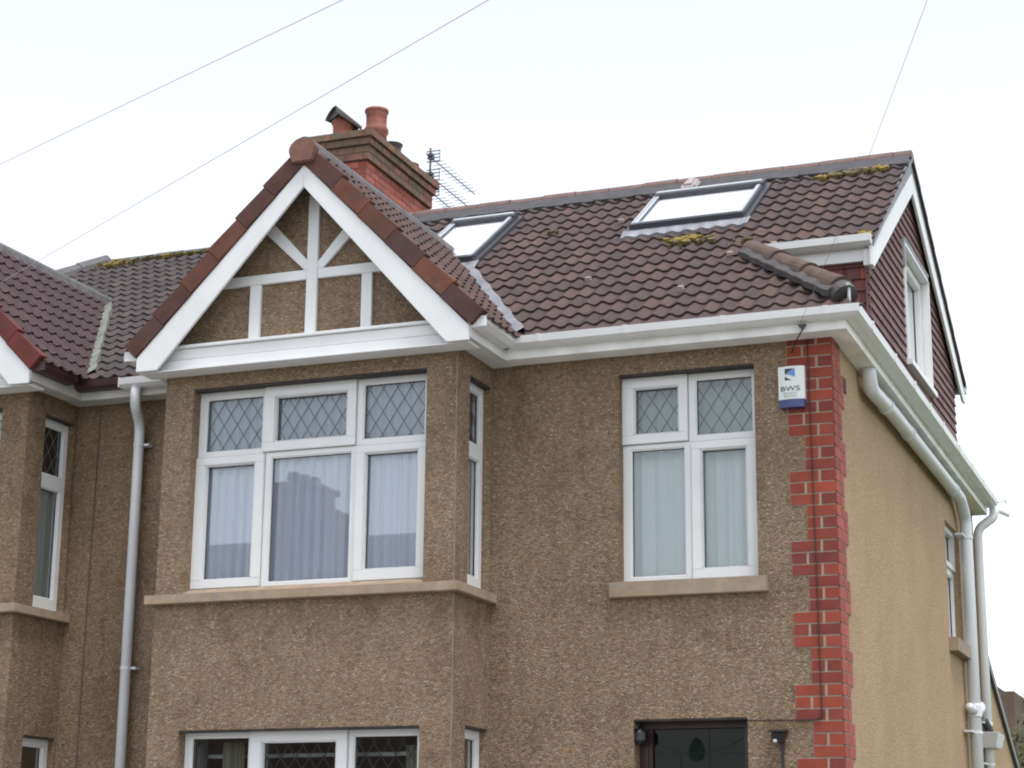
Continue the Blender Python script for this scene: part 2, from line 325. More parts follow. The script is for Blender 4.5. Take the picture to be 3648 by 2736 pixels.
def window(house, fn, cells, sillpart=None, curtains=(), deep=.05, label=None, flip=False):
    """cells: (u0,u1,v0,v1, g0,g1,h0,h1, sash, leaded)"""
    fr = MB(); sashes = []
    for (u0, u1, v0, v1, g0, g1, h0, h1, sash, lead) in cells:
        d = .012
        a0, a1, b0, b1 = (u0, u1, v0, v1)
        tgt = fr
        if sash:
            tgt = MB(); sashes.append((tgt, None)); d = .032
            a0 += .006; a1 -= .006; b0 += .006; b1 -= .006
            e = .03
            for q in ((u0, u1, v0, v0 + e), (u0, u1, v1 - e, v1), (u0, u0 + e, v0 + e, v1 - e), (u1 - e, u1, v0 + e, v1 - e)): fr.fbox(fn, *q, -deep, 0)
        B = -deep if not sash else .001
        tgt.fbox(fn, a0, a1, b0, h0, B, d); tgt.fbox(fn, a0, a1, h1, b1, B, d)
        tgt.fbox(fn, a0, g0, h0, h1, B, d); tgt.fbox(fn, g1, a1, h0, h1, B, d)
        # glazing bead, a step lower
        w_ = .009
        for q in ((g0, g1, h0, h0 + w_), (g0, g1, h1 - w_, h1), (g0, g0 + w_, h0 + w_, h1 - w_), (g1 - w_, g1, h0 + w_, h1 - w_)):
            tgt.fbox(fn, *q, -.03, d - .007)
    wf = fr.build('window', M['upvc'], house)
    if label: wf['label'] = label
    for t, _ in sashes: t.build('sash', M['upvc'], wf, bevel=.003)
    for (u0, u1, v0, v1, g0, g1, h0, h1, sash, lead) in cells:
        p = MB(); pp = [fn(g0, h0, -.018), fn(g1, h0, -.018), fn(g1, h1, -.018), fn(g0, h1, -.018)]; p.poly(pp[::-1] if flip else pp)
        dark = (lead == 3)
        p.build('pane', M['glass_top'] if lead in (1,) else M['glass'], wf, normals=False)
        s = MB(); k = .004   # black gasket
        for q in ((g0 + .009, g1 - .009, h0 + .009, h0 + .009 + k), (g0 + .009, g1 - .009, h1 - .009 - k, h1 - .009), (g0 + .009, g0 + .009 + k, h0 + .009, h1 - .009), (g1 - .009 - k, g1 - .009, h0 + .009, h1 - .009)): s.fbox(fn, *q, -.0178, -.012)
        s.build('gasket', M['black'], wf)
        if lead:
            L = MB(); DW, DH = .104, .158; cu, cv = (g0 + g1) / 2 + .01, (h0 + h1) / 2
            sl_ = DH / DW
            for sg in (1, -1):
                k0 = -40
                for k in range(-14, 15):
                    # line v - cv = sg*sl_*(u - cu) + k*DH
                    pts = []
                    for u in (g0, g1):
                        v = cv + sg * sl_ * (u - cu) + k * DH
                        pts.append((u, v))
                    (ua, va), (ub, vb) = pts
                    # clip to h0..h1
                    def clip(ua, va, ub, vb):
                        if va > vb: ua, va, ub, vb = ub, vb, ua, va
                        if vb < h0 or va > h1: return None
                        if va < h0: ua += (ub - ua) * (h0 - va) / (vb - va); va = h0
                        if vb > h1: ub = ua + (ub - ua) * (h1 - va) / (vb - va); vb = h1
                        return ua, va, ub, vb
                    c = clip(ua, va, ub, vb)
                    if not c: continue
                    ua, va, ub, vb = c; ln = math.hypot(ub - ua, vb - va)
                    if ln < .01: continue
                    nx, nv = -(vb - va) / ln * .0027, (ub - ua) / ln * .0027
                    dd = -.0165 + (.001 if sg > 0 else 0)
                    L.hexa([fn(ua + nx, va + nv, dd), fn(ub + nx, vb + nv, dd), fn(ub - nx, vb - nv, dd), fn(ua - nx, va - nv, dd),
                            fn(ua + nx, va + nv, dd + .002), fn(ub + nx, vb + nv, dd + .002), fn(ub - nx, vb - nv, dd + .002), fn(ua - nx, va - nv, dd + .002)])
            L.build('leading', M['came_dark'] if lead == 2 else M['came'], wf)
    for (u0, u1, v0, v1, dep, mat, per, amp, name) in curtains:
        c = MB(); n = max(8, int((u1 - u0) / .008)); prev = None; ph = rr() * 6
        for i in range(n + 1):
            u = u0 + (u1 - u0) * i / n
            dd = -dep + amp * (math.sin(u * 2 * math.pi / per + ph + .8 * math.sin(u * 9)) * .7 + .3 * math.sin(u * 2 * math.pi / per * 2.3 + ph * 2) + .25 * math.sin(u * 2 * math.pi / per * .41))
            p0 = fn(u, v0, dd); p1 = fn(u + .004 * math.sin(u * 40), v1, -dep + (dd + dep) * .6)
            if prev: c.poly([prev[0], p0, p1, prev[1]])
            prev = (p0, p1)
        c.build(name, M[mat], wf, smooth=True, normals=False)
    return wf

def sill(house, parent, pts_fn):
    pass

def tile_sheet(name, mat, parent, P, U, V, nrm, ulen, courses, gauge, pitch=.118, per_tile=1, amp=.022, step=.018, ex=1.4, clips=None, u0=0, stagger=False, skip=None):
    P, U, V, nrm = Vector(P), Vector(U).normalized(), Vector(V).normalized(), Vector(nrm).normalized()
    mb = MB(); S = 8
    prof = [amp * (.5 - .5 * math.cos(2 * math.pi * i / S)) ** ex for i in range(S + 1)]
    nt_ = int(math.ceil((ulen - u0) / (pitch * per_tile)))
    for c in range(courses):
        v0 = c * gauge; v1 = v0 + gauge + .012
        for t in range(nt_ + 1):
            off = (-.5 * pitch * per_tile if (stagger and c % 2) else 0)
            ub = u0 + t * pitch * per_tile + off
            r = .12 + .8 * rr() ** 1.3; jh = (rr() - .5) * .004; jv = (rr() - .5) * .006; tilt = (rr() - .5) * .004
            for k in range(per_tile):
                for i in range(S):
                    ua = ub + (k + i / S) * pitch; uc = ub + (k + (i + 1) / S) * pitch
                    ha, hc = prof[i], prof[i + 1]
                    lo = step + jh
                    A = P + U * ua + V * (v0 + jv) + nrm * (lo + ha + tilt * (ua - ub) * 5); B = P + U * uc + V * (v0 + jv) + nrm * (lo + hc + tilt * (uc - ub) * 5)
                    C = P + U * uc + V * v1 + nrm * (hc + .001); D_ = P + U * ua + V * v1 + nrm * (ha + .001)
                    rq = min(1, max(0, r + .14 * (ha + hc) / (2 * amp) - .07))
                    mb.poly([A, B, C, D_], rq)
                    mb.poly([A - nrm * .014, B - nrm * .014, B, A], 0.08)
    return mb.build(name, mat, parent, clips=clips, normals=False)

def brick_rows(mb, fn, u0, u1, v0, rows, h=.075, joint=.010, proud=.004, bl=.19, jit=True, start=0):
    for r_ in range(rows):
        z0 = v0 + r_ * h + joint * .5; z1 = v0 + (r_ + 1) * h - joint * .5
        u = u0 - (bl * .5 if (r_ + start) % 2 else 0)
        while u < u1 - .01:
            L = bl; a = max(u + joint * .5, u0); b = min(u + L - joint * .5, u1)
            if b - a > .015: mb.fbox(fn, a, b, z0, z1, -.02, proud + (rr() - .5) * .002, rr())
            u += L

# ================================================================ HOUSE CONSTANTS
YB = -.622; XB0, XB1 = -4.551, -2.348; XG = -3.43     # bay face, bay sides, gable centre
XF0, XF1 = -4.684, -2.184; YV = -.826                  # bay fascia sides, barge board plane
E = .175; EX = .134; ZF = 5.026; ZG = 5.150            # eaves overhang, fascia bottom, gutter top
T = .7023; K0 = 5.290; YR, ZR = 2.808, 7.286           # main slope z = K0 + T*y
ZGT = 6.515; TG = 1.016                                 # bay gable slope
AM = math.atan(T); CM, SM = math.cos(AM), math.sin(AM)
NM = Vector((0, -SM, CM)); VM = Vector((0, CM, SM))
TH = .30
def zm(y): return K0 + T * y
def roofpt(x, y, h=0): return Vector((x, y, zm(y))) + NM * h
TN, KN = .62, 5.293; YRN = 3.5; ZRN = KN + TN * YRN; XHN = -7.86       # left-hand house: a little flatter
AN = math.atan(TN); NN_ = Vector((0, -math.sin(AN), math.cos(AN))); VN_ = Vector((0, math.cos(AN), math.sin(AN)))

house = empty('semi_detached_house', (0, 0, 0), 'brown pebbledashed house with white-framed gabled bay, red brick corner strip and two roof windows', 'house')
neigh = empty('semi_detached_house', (2 * XP, 0, 0), 'attached left-hand house with maroon tiled bay roof, dark gutter and red verge tiles', 'house')

def half_house(h, own):
    """things common to both halves, drawn for the right half and mirrored for the left"""
    D_ = M['dash'] if own else M['dash2']
    wl = MB()
    # main front wall right of the bay and strip left of the bay
    holes = [(-1.443, -.515, 3.46, 4.90), (-1.352, -.605, .02, 2.619)]
    wall(wl, pY(0), (XB1 - .02, 0 if not own else -.012), (0, ZF + .02), holes, .20)
    wl.build('front_wall', D_, h, normals=False)
    wl = MB(); wall(wl, pY(0), (XP, XB0 + .02), (0, ZF + .02), [], .20); wl.build('front_wall', D_, h, normals=False)
    wl = MB()
    # bay front
    holes = [(-4.329, -2.566, 3.46, 4.894), (-4.316, -2.568, .95, 2.559)]
    wall(wl, pY(YB), (XB0, XB1), (0, 5.15), holes, .16)
    # bay sides
    hs = [(-.405, -.03, 3.46, 4.88), (-.405, -.02, .95, 2.572)]
    wall(wl, pX(XB1), (YB, .02), (0, 5.1), hs, .12)
    hs = [(-.405, -.03, 3.46, 4.88), (-.405, -.02, .95, 2.572)]
    wall(wl, lambda u, v, d: (XB0 - d, u, v), (YB, .02), (0, 5.1), hs, .12)
    # gable triangle
    wl.prism([(XB0 - .1, YB + .001, 5.1), (XB1 + .1, YB + .001, 5.1), (XG, YB + .001, 6.40)], (0, .15, 0))
    wl.build('bay_wall', D_, h, normals=False)
    wl = MB()
    # rear wall
    wl.prism([(XP, 5.9, 0), (0, 5.9, 0), (0, 5.9, 5.2), (XP, 5.9, 5.2)], (0, .1, 0))
    wl.build('rear_wall', D_, h)
    cb = MB(); z_ = 0.0
    while z_ < 4.95:
        ln = .12 + .5 * rr()
        if not (3.38 < z_ < 3.47) :
            e_ = min(z_ + ln, 4.98); cb.box(XB1 - .005 - .004 * rr(), XB1 + .0012, YB - .0012, YB + .008, z_, e_)
        z_ += ln
    cb.build('corner_bead', M['bead'], h)
    # floors inside
    fl = MB(); fl.box(XP, -.3, .25, 5.85, 2.78, 2.90); fl.box(XP, -.3, .25, 5.85, 5.0, 5.02); fl.box(XP, -.3, 2.6, 2.7, .01, 4.99); fl.box(-3.43 + 1.2, -3.43 + 1.3, .25, 2.58, .01, 4.99)
    fl.box(XB0 + .13, XB1 - .13, YB + .17, .24, 2.78, 2.9)
    fl.build('interior', M['inside'], h)
    # shade under the opening heads, put in as thin near-black slabs
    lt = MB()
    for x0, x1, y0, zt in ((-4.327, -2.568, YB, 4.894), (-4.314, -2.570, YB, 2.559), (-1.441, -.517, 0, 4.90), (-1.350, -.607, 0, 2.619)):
        lt = MB(); lt.box(x0, x1, y0 + .004, y0 + .105, zt - .012, zt - .0005); lt.build('head_shade', M['head_shade'], h)
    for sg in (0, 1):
        for zt in (4.88, 2.572): lt = MB(); lt.box(XB1 - .068 if not sg else XB0 + .004, XB1 - .004 if not sg else XB0 + .068, -.403, -.032, zt - .012, zt - .0005); lt.build('head_shade', M['head_shade'], h)
    # sills
    def sil(parts):
        s = MB()
        for pts in parts:
            s.prism(pts, (0, 0, .062), rr())
        return s.build('sill', M['stone'], h, bevel=.004)
    o = .05; yf = YB - .06
    sil([[(XB0 - o, yf, 3.399), (XB1 + o, yf, 3.399), (XB1 + o, .0, 3.399), (XB1 - .1, .0, 3.399), (XB1 - .1, YB + .12, 3.399), (XB0 + .1, YB + .12, 3.399), (XB0 + .1, 0, 3.399), (XB0 - o, 0, 3.399)]])
    s = MB(); s.prism([(-1.5, -.05, 3.399), (-.449, -.05, 3.399), (-.449, .11, 3.399), (-1.5, .11, 3.399)], (0, 0, .10), .3); s.build('sill', M['stone'], h, bevel=.004)
    s = MB(); s.prism([(XB0 - o, yf, .88), (XB1 + o, yf, .88), (XB1 + o, 0, .88), (XB0 - o, 0, .88)], (0, 0, .08), .5); s.build('sill', M['stone'], h, bevel=.004)
    # sloping sub sill up to the frames
    s = MB(); s.prism([(-4.33, yf + .03, 3.461), (-4.33, YB + .14, 3.461), (-4.33, YB + .14, 3.52), (-4.33, YB + .07, 3.505)], (1.765, 0, 0), .4); s.build('sill', M['stone'], h)
    # windows ------------------------------------------------
    f = pY(YB + .11)
    dz = 3.52
    window(h, f, [(-4.365, -3.822, 4.425, 4.90, -4.283, -3.832, 4.456, 4.84, 0, 1), (-3.822, -3.115, 4.425, 4.90, -3.736, -3.184, 4.493, 4.814, 1, 1), (-3.115, -2.55, 4.425, 4.90, -3.076, -2.614, 4.461, 4.850, 0, 1),
                  (-4.365, -3.798, 3.505, 4.425, -4.259, -3.871, 3.567, 4.365, 1, 0), (-3.798, -3.115, 3.505, 4.425, -3.761, -3.147, 3.532, 4.393, 0, 0), (-3.115, -2.55, 3.505, 4.425, -3.046, -2.652, 3.581, 4.370, 1, 0)],
           curtains=[(-4.33, -2.60, 3.48, 4.86, .060, 'net', .085, .024, 'curtain')])
    window(h, f, [(-4.365, -3.822, 2.06, 2.57, -4.273, -3.832, 2.10, 2.519, 0, 0), (-3.822, -3.105, 2.06, 2.57, -3.736, -3.186, 2.12, 2.483, 1, 2), (-3.105, -2.55, 2.06, 2.57, -3.076, -2.617, 2.10, 2.513, 0, 2),
                  (-4.365, -3.798, .96, 2.06, -4.259, -3.871, 1.03, 2.02, 0, 0), (-3.798, -3.105, .96, 2.06, -3.761, -3.147, 1.03, 2.02, 0, 0), (-3.105, -2.55, .96, 2.06, -3.046, -2.652, 1.03, 2.02, 0, 0)],
           curtains=[(-4.14, -3.98, 1.0, 2.50, .20, 'cream', .05, .02, 'curtain'), (-2.80, -2.62, 1.0, 2.46, .2, 'cream', .06, .02, 'curtain'), (-4.3, -2.62, 2.40, 2.425, .30, 'net_green', .3, .03, 'curtain')])
    for sgn in (0, 1):
        fx = pX(XB1 - .07) if sgn == 0 else (lambda u, v, d: (XB0 + .07 - d, u, v))
        window(h, fx, [(-.44, -.01, 4.41, 4.90, -.400, -.075, 4.46, 4.82, 0, 1), (-.44, -.01, 3.46, 4.41, -.400, -.08, 3.56, 4.36, 0, 0)],
               curtains=[(-.43, -.06, 3.48, 4.40, .055, 'net_green', .09, .010, 'curtain')], deep=.045, flip=sgn == 1)
        window(h, fx, [(-.44, -.005, 2.06, 2.59, -.405, -.07, 2.1, 2.51, 0, 0), (-.44, -.005, .96, 2.06, -.405, -.07, 1.0, 2.0, 0, 0)], deep=.045, flip=sgn == 1)
    window(h, pY(.11), [(-1.46, -.985, 4.43, 4.91, -1.365, -1.05, 4.496, 4.82, 1, 1), (-.985, -.50, 4.43, 4.91, -.942, -.549, 4.464, 4.852, 0, 1),
                        (-1.46, -.975, 3.50, 4.43, -1.393, -1.014, 3.543, 4.403, 0, 0), (-.975, -.50, 3.50, 4.43, -.907, -.595, 3.577, 4.372, 1, 0)],
           curtains=[(-1.44, -.52, 3.48, 4.86, .12, 'net_green', .13, .018, 'curtain')])
    # door ----------------------------------------------------
    d = MB(); fn = pY(.15)
    d.fbox(fn, -1.385, -.575, 2.567, 2.70, -.05, .02); d.fbox(fn, -1.385, -1.295, 0.02, 2.567, -.05, .02); d.fbox(fn, -.660, -.575, 0.02, 2.567, -.05, .02); d.fbox(fn, -1.295, -.66, .02, .5, -.05, .01); d.fbox(fn, -1.295, -1.27, .5, 2.567, -.05, .008)
    dr = d.build('porch_door', M['wine'], h)
    p = MB(); p.poly([fn(-1.295, .5, -.02), fn(-.66, .5, -.02), fn(-.66, 2.567, -.02), fn(-1.295, 2.567, -.02)]); p.build('pane', M['glass_dark'], dr, normals=False)
    g = MB()
    def line(a, b, r_=.0018): g.tube([fn(a[0], a[1], -.016), fn(b[0], b[1], -.016)], r_, 5)
    line((-1.295, 2.41), (-.66, 2.41)); line((-1.09, 2.41), (-1.09, 1.6)); line((-.90, 2.56), (-.90, 1.6)); line((-1.285, 2.56), (-1.285, 1.6))
    for sg in (1, -1):
        pts = [(-.985 + sg * (.045 + .26 * t), 2.415 + .09 * t * t) for t in (0, .25, .5, .75, 1)]
        for a, b in zip(pts, pts[1:]): line(a, b)
    g.build('leading', M['came_dark'], dr)
    g = MB(); pts = []
    for k in range(17):
        t = 2 * math.pi * k / 16; pts.append((-.985 + .052 * math.sin(t) * (1 - .35 * math.cos(t)), 2.435 + .075 * math.cos(t)))
    g.prism([fn(x, z, -.0195) for x, z in pts[:-1]], (0, -.003, 0)); g.build('glass_flower', M['tulip'], dr)
    # timbering on the gable --------------------------------
    tb = MB(); yb = YB; dp = .03
    tf = pY(yb)
    tb.fbox(tf, -3.474, -3.392, 5.19, 6.20, 0, dp)               # centre post
    tb.fbox(tf, -4.13, -3.475, 5.594, 5.664, 0, dp - .002); tb.fbox(tf, -3.391, -2.75, 5.594, 5.664, 0, dp - .002)
    tb.fbox(tf, -3.908, -3.824, 5.19, 5.593, 0, dp - .001); tb.fbox(tf, -3.054, -2.975, 5.19, 5.593, 0, dp - .001)
    for sg in (-1, 1):
        a = (-3.433 + sg * .03, 5.665); b = (-3.433 + sg * .335, 5.985); nx, nz = .032, .030
        tb.prism([(a[0] - nx, yb, a[1] + nz * sg * 0 - 0), (a[0] + nx + .02, yb, a[1]), (b[0] + nx, yb, b[1] - nz * sg), (b[0] - nx, yb, b[1] + nz * sg)], (0, -dp + .004, 0))
    tb.build('gable_timber', M['upvc'], h, bevel=.003)
    # cornice: stacked mouldings across the foot of the gable
    c = MB(); x0, x1 = XB0 + .02, XB1 - .02
    c.fbox(tf, XF0 + .03, XF1 - .03, 5.008, 5.075, 0, .125); c.fbox(tf, XF0 + .05, XF1 - .05, 5.078, 5.155, 0, .115); c.fbox(tf, XF0 + .09, XF1 - .09, 5.157, 5.18, 0, .135)
    c.fbox(tf, XF0 + .01, XF1 - .01, 4.998, 5.006, 0, .14)
    c.build('gable_cornice', M['upvc'], h, bevel=.004)
    # soffit under the bay overhang
    c = MB(); c.box(XF0 + .012, XF1 - .012, YV + .03, YB - .001, 4.99, 4.997); c.build('soffit', M['upvc'], h)
    # barge boards
    sA, cA = math.sin(math.atan(TG)), math.cos(math.atan(TG))
    for sg in (-1, 1):
        b = MB(); X = lambda dx: XG + sg * dx
        xo = 1.250 if sg < 0 else 1.243
        b.prism([(X(0), YV, 6.362), (X(0), YV, 6.202), (X(1.085), YV, 4.997), (X(xo), YV, 4.997), (X(xo), YV, 5.095)], (0, .022, 0))
        b.build('barge_board', M['upvc'], h, bevel=.003)
    # verge tiles: brown slips stepping down the slope, turned over the edge
    for sg in (-1, 1):
        n = 6; L = 1.775 / n; mt = M['gable_tile'] if own else M['verge_red']
        v = MB()
        dirv = Vector((sg * cA, 0, -sA)); nv = Vector((sg * sA, 0, cA))
        base = Vector((XG, YV - .012, 6.365))
        for k in range(n):
            s0 = k * L - (0.0 if k else .0); s1 = (k + 1) * L + (.012)
            r0 = .128; tl = .010
            a = base + dirv * s0; b_ = base + dirv * s1
            yb_ = -.008 * 1
            v.hexa([a - nv * .004, b_ + nv * (.006), b_ + nv * (.006) + Vector((0, .10, 0)), a - nv * .004 + Vector((0, .10, 0)),
                    a + nv * (r0 - tl), b_ + nv * (r0 + tl), b_ + nv * (r0 + tl) + Vector((0, .10, 0)), a + nv * (r0 - tl) + Vector((0, .10, 0))], rr())
        vt = v.build('verge_tiles', mt, h, bevel=.004)
    # bay roof slopes
    tm = M['tiles_bay'] if own else M['tiles_maroon']
    for sg in (-1, 1):
        P = Vector((XG + sg * 1.365, YV + .02, ZGT - TG * 1.365)); V = Vector((-sg * cA, 0, sA)); U = Vector((0, 1, 0)); nn = Vector((sg * sA, 0, cA))
        dk = MB(); dk.prism([P, P + U * 2.9, P + U * 2.9 + V * 1.94, P + V * 1.94], -nn * .02); 
        tile_sheet('bay_roof', tm, h, P, U, V, nn, 3.3, 10, .196, ex=2.6, clips=None)
    # bay ridge
    rg = MB(); prof = []
    for k in range(9):
        an = math.pi * (k / 8); prof.append((XG + .085 * math.cos(an), ZGT - .040 + .085 * math.sin(an)))
    prof = [(XG + .10, ZGT - .09)] + prof + [(XG - .10, ZGT - .09)]
    y = YV - .02
    while y < (1.75 if own else 2.1):
        rg.prism([(px, y, pz) for px, pz in prof], (0, .292, 0), rr()); y += .30
    rg.build('bay_ridge', M['ridge_grey'], h)
    rg = MB(); pts = [(-.108, 6.47), (-.088, 6.515), (-.05, 6.545), (0, 6.556), (.05, 6.545), (.088, 6.515), (.108, 6.47), (.075, 6.375), (-.075, 6.375)]
    rg.prism([(XG + a, YV - .045, b - .008) for a, b in pts], (0, .06, 0)); rg.build('ridge_end', M['ridge_end'], h, bevel=.008)
    # bay side fascias + gutters
    for sg in (-1, 1):
        xs = XF1 if sg > 0 else XF0
        f_ = MB(); f_.box(min(xs, xs - sg * .02), max(xs, xs - sg * .02), YV + .023, -E + .01, ZF - .004, 5.16); f_.box(min(xs - sg * .021, xs - sg * .17), max(xs - sg * .021, xs - sg * .17), YV + .023, -.0, ZF - .002, ZF + .0015)
        f_.build('bay_fascia', M['upvc'] if own else M['grey_board'], h)
        g = MB()
        y1 = -E - .11 if sg > 0 else -.40
        g.prism([(xs + sg * .001, YV + .03, 5.085), (xs + sg * .07, YV + .03, 5.085), (xs + sg * .108, YV + .03, 5.115), (xs + sg * .112, YV + .03, 5.160), (xs + sg * .098, YV + .03, 5.160), (xs + sg * .094, YV + .03, 5.125), (xs + sg * .001, YV + .03, 5.12)], (0, y1 - YV, 0))
        g.box(min(xs + sg * .001, xs + sg * .112), max(xs + sg * .001, xs + sg * .112), YV + .024, YV + .03, 5.088, 5.158)
        g.build('gutter', M['upvc'] if own else M['gutter_dark'], h)
    # valleys (lead)
    for sg in (-1, 1):
        if sg < 0 and not own: pass
        kk, tt, nn_ = (K0, T, NM) if own else (KN, TN, NN_)
        a = Vector((XG + sg * 1.31, 0, 0)); a.y = (ZGT - TG * 1.31 - kk) / tt; a.z = kk + tt * a.y
        b = Vector((XG + sg * .14, 0, 0)); b.y = (ZGT - TG * .14 - kk) / tt; b.z = kk + tt * b.y
        d_ = (b - a).normalized(); sd_ = d_.cross(nn_).normalized() * -1
        if sd_.x * sg < 0: sd_ = -sd_
        vl = MB(); n = 22
        def vp(k, wd, hh): return a + (b - a) * k / n + sd_ * wd + nn_ * hh
        WV = [.062 + .007 * math.sin(k * 1.7) + .004 * rr() for k in range(n + 1)]
        HV = [.040 + .003 * math.sin(k * 1.7 + 1) for k in range(n + 1)]
        for k in range(n):
            vl.poly([vp(k, -.035, .03), vp(k, WV[k], HV[k] + .016), vp(k + 1, WV[k + 1], HV[k + 1] + .016), vp(k + 1, -.035, .03)])
            vl.poly([vp(k, WV[k], HV[k] + .016), vp(k, WV[k], 0), vp(k + 1, WV[k + 1], 0), vp(k + 1, WV[k + 1], HV[k + 1] + .016)])
        vl.build('valley_flashing', M['lead_pale'] if own else M['lead_moss'], h)

half_house(house, True)
MIR[0] = True
half_house(neigh, False)
MIR[0] = False

# ---------------------------------------------------------------- main roof slopes (front)
G = .2117
hipL = ((.05, 0, 0), (1, .84, 0))
P0 = Vector((XP, -.25, zm(-.25)))
tile_sheet('roof', M['tiles'], house, P0, (1, 0, 0), VM, NM, 5.30, 7, G, clips=[hipL])
tile_sheet('roof', M['tiles'], house, P0 + VM * 7 * G, (1, 0, 0), VM, NM, 5.262, 11, G, clips=[((0, 2.74, 0), (0, 1, 0)), ((.135, 0, 0), (1, 0, 0))])
Q0 = Vector((XP - 5.35, -.25, KN - TN * .25))
tile_sheet('roof', M['tiles_old'], neigh, Q0, (1, 0, 0), VN_, NN_, 5.35 - .118, 21, G, ex=2.2, clips=[((0, YRN, 0), (0, 1, 0)), ((XHN, YRN, 0), (-3.75, 2.54, 0))])
bk = MB()
bk.prism([(.12, YR, ZR - .02), (XP, YR, ZR - .02), (XP, 6.1, 5.1), (.12, 6.1, 5.1)], (0, 0, -.03)) if False else None
# rear slopes (not seen, close the volume)
TR_ = .56
bk.prism([(.11, YR, ZR - .04), (XP, YR, ZR - .04), (XP, 5.2, ZR - TR_ * 2.39), (.11, 5.2, ZR - TR_ * 2.39)], (0, 0, -.03))
bk.build('rear_roof', M['tiles'], house)
bk = MB(); bk.poly([(XHN, YRN, ZRN - .02), (-10.4, -.25, 5.1), (-10.4, 6.6, 5.1)]); bk.poly([(XHN, YRN, ZRN - .02), (-10.4, 6.6, 5.1), (XP, 6.6, 5.1), (XP, YRN, ZRN - .02)]); bk.poly([(XP - .001, -.24, KN - .16), (XP - .001, YRN, ZRN - .03), (XP - .001, 6.6, 5.1)]); bk.build('rear_roof', M['tiles_old'], neigh)
# under-felt deck closing the loft from below
dk = MB(); dk.poly([(XP, -.24, zm(-.24) - .012), (.19, -.24, zm(-.24) - .012), (-.70, .92, zm(.92) - .012), (XP, .92, zm(.92) - .012)]); dk.poly([(XP, .92, zm(.92) - .012), (.10, .97, zm(.97) - .012), (.10, YR, ZR - .012), (XP, YR, ZR - .012)])
dk.build('roof_deck', M['dark_frame'], house)
dk = MB(); dk.poly([(XP, -.24, KN - TN * .24 - .012), (-10.38, -.24, KN - TN * .24 - .012), (XHN, YRN, ZRN - .012), (XP, YRN, ZRN - .012)]); dk.build('roof_deck', M['dark_frame'], neigh)

# main ridge + bedding
def ridge_run(h, x0, x1, mat, z=ZR - .036, rad=.082, unit=.30, YR=YR):
    rg = MB(); x = x0
    while x < x1 - .02:
        xe = min(x + unit, x1); r_ = rad + (rr() - .5) * .003; dz_ = (rr() - .5) * .006
        pts = [(YR - r_ * math.cos(math.pi * k / 8) * 1.15, z + dz_ - .01 + r_ * math.sin(math.pi * k / 8)) for k in range(9)]
        rg.prism([(x + .002, a, b) for a, b in pts], (xe - x - .004, 0, 0), rr()); x = xe
    return rg.build('ridge_tiles', mat, h, bevel=.004)
ridge_run(house, XP, .12, M['ridge'])
ridge_run(neigh, XHN - .03, XP, M['ridge_grey'], z=ZRN - .04, YR=YRN)
bd = MB(); n = 60
for k in range(n):
    xa = XP + (5.24) * k / n; xb = XP + 5.24 * (k + 1) / n; w0 = 2.575 + .012 * math.sin(k * 1.9) + .008 * rr()
    bd.poly([roofpt(xa, w0, .040), roofpt(xb, w0, .040), roofpt(xb, 2.74, .052), roofpt(xa, 2.74, .052)]); bd.poly([roofpt(xa, w0 + .002, .004), roofpt(xb, w0 + .002, .004), roofpt(xb, w0, .040), roofpt(xa, w0, .040)])
bd.build('ridge_bedding', M['mortar_dark'], house)
# neighbour hip tiles
hp = MB(); a = Vector((XHN, YRN, ZRN)); b = Vector((-10.4, -.25, 5.13)); n = 16
for k in range(n):
    p = a + (b - a) * k / n; q = a + (b - a) * (k + 1.02) / n; hp.tube([p, q], [.085, .095], 10, rr())
hp.build('hip_tiles', M['ridge_grey'], neigh)

# ---------------------------------------------------------------- right hip stub
HA = Vector((.085, -.035, 5.318)); HB = Vector((-.745, .945, 5.985)); n = 3
hp = MB(); d_ = (HB - HA)
for k in range(n):
    p = HA + d_ * k / n; q = HA + d_ * (k + 1.06) / n; hp.tube([p + Vector((0, 0, .012)), q], [.088, .078], 18, rr())
hp.build('hip_tiles', M['hip'], house, smooth=False)
hp = MB(); hp.lathe((0, 0, 0), [(.001, 0), (.09, 0), (.1, .01), (.09, .03), (.001, .03)], 16)
me = MB(); dn = d_.normalized(); me.tube([HA - dn * .05 - Vector((0, 0, .03)), HA + dn * .01], [.088, .084], 16)
me.build('hip_end_mortar', M['hip_mortar'], house)
fl = MB(); sd_ = dn.cross(NM); sd_ = sd_ if sd_.x < 0 else -sd_; n = 30
def hq(k, wd, hh): return HA + d_ * k / n - dn * .02 + sd_ * wd + NM * hh
WH = [.108 + .008 * math.sin(k * 1.35) + .006 * rr() for k in range(n + 1)]; HH = [.040 + .006 * math.sin(k * 1.35 + .6) for k in range(n + 1)]
fl.poly([hq(0, -.05, .0), hq(0, -.05, .08), hq(0, 0, .07), hq(0, WH[0], HH[0]), hq(0, WH[0] + .006, 0)])
for k in range(n):
    fl.poly([hq(k, 0, .07), hq(k + 1, 0, .07), hq(k + 1, WH[k + 1], HH[k + 1]), hq(k, WH[k], HH[k])]); fl.poly([hq(k, WH[k], HH[k]), hq(k + 1, WH[k + 1], HH[k + 1]), hq(k + 1, WH[k + 1] + .006, 0), hq(k, WH[k] + .006, 0)])
fl.build('hip_bedding', M['hip_mortar'], house)
hi = MB(); hi.tube([(.145, -.10, 5.12), (.145, -.10, 5.335)], .011, 8); hi.tube([(.145, -.13, 5.335), (.145, -.07, 5.335)], .012, 8); hi.build('hip_iron', M['galv'], house)
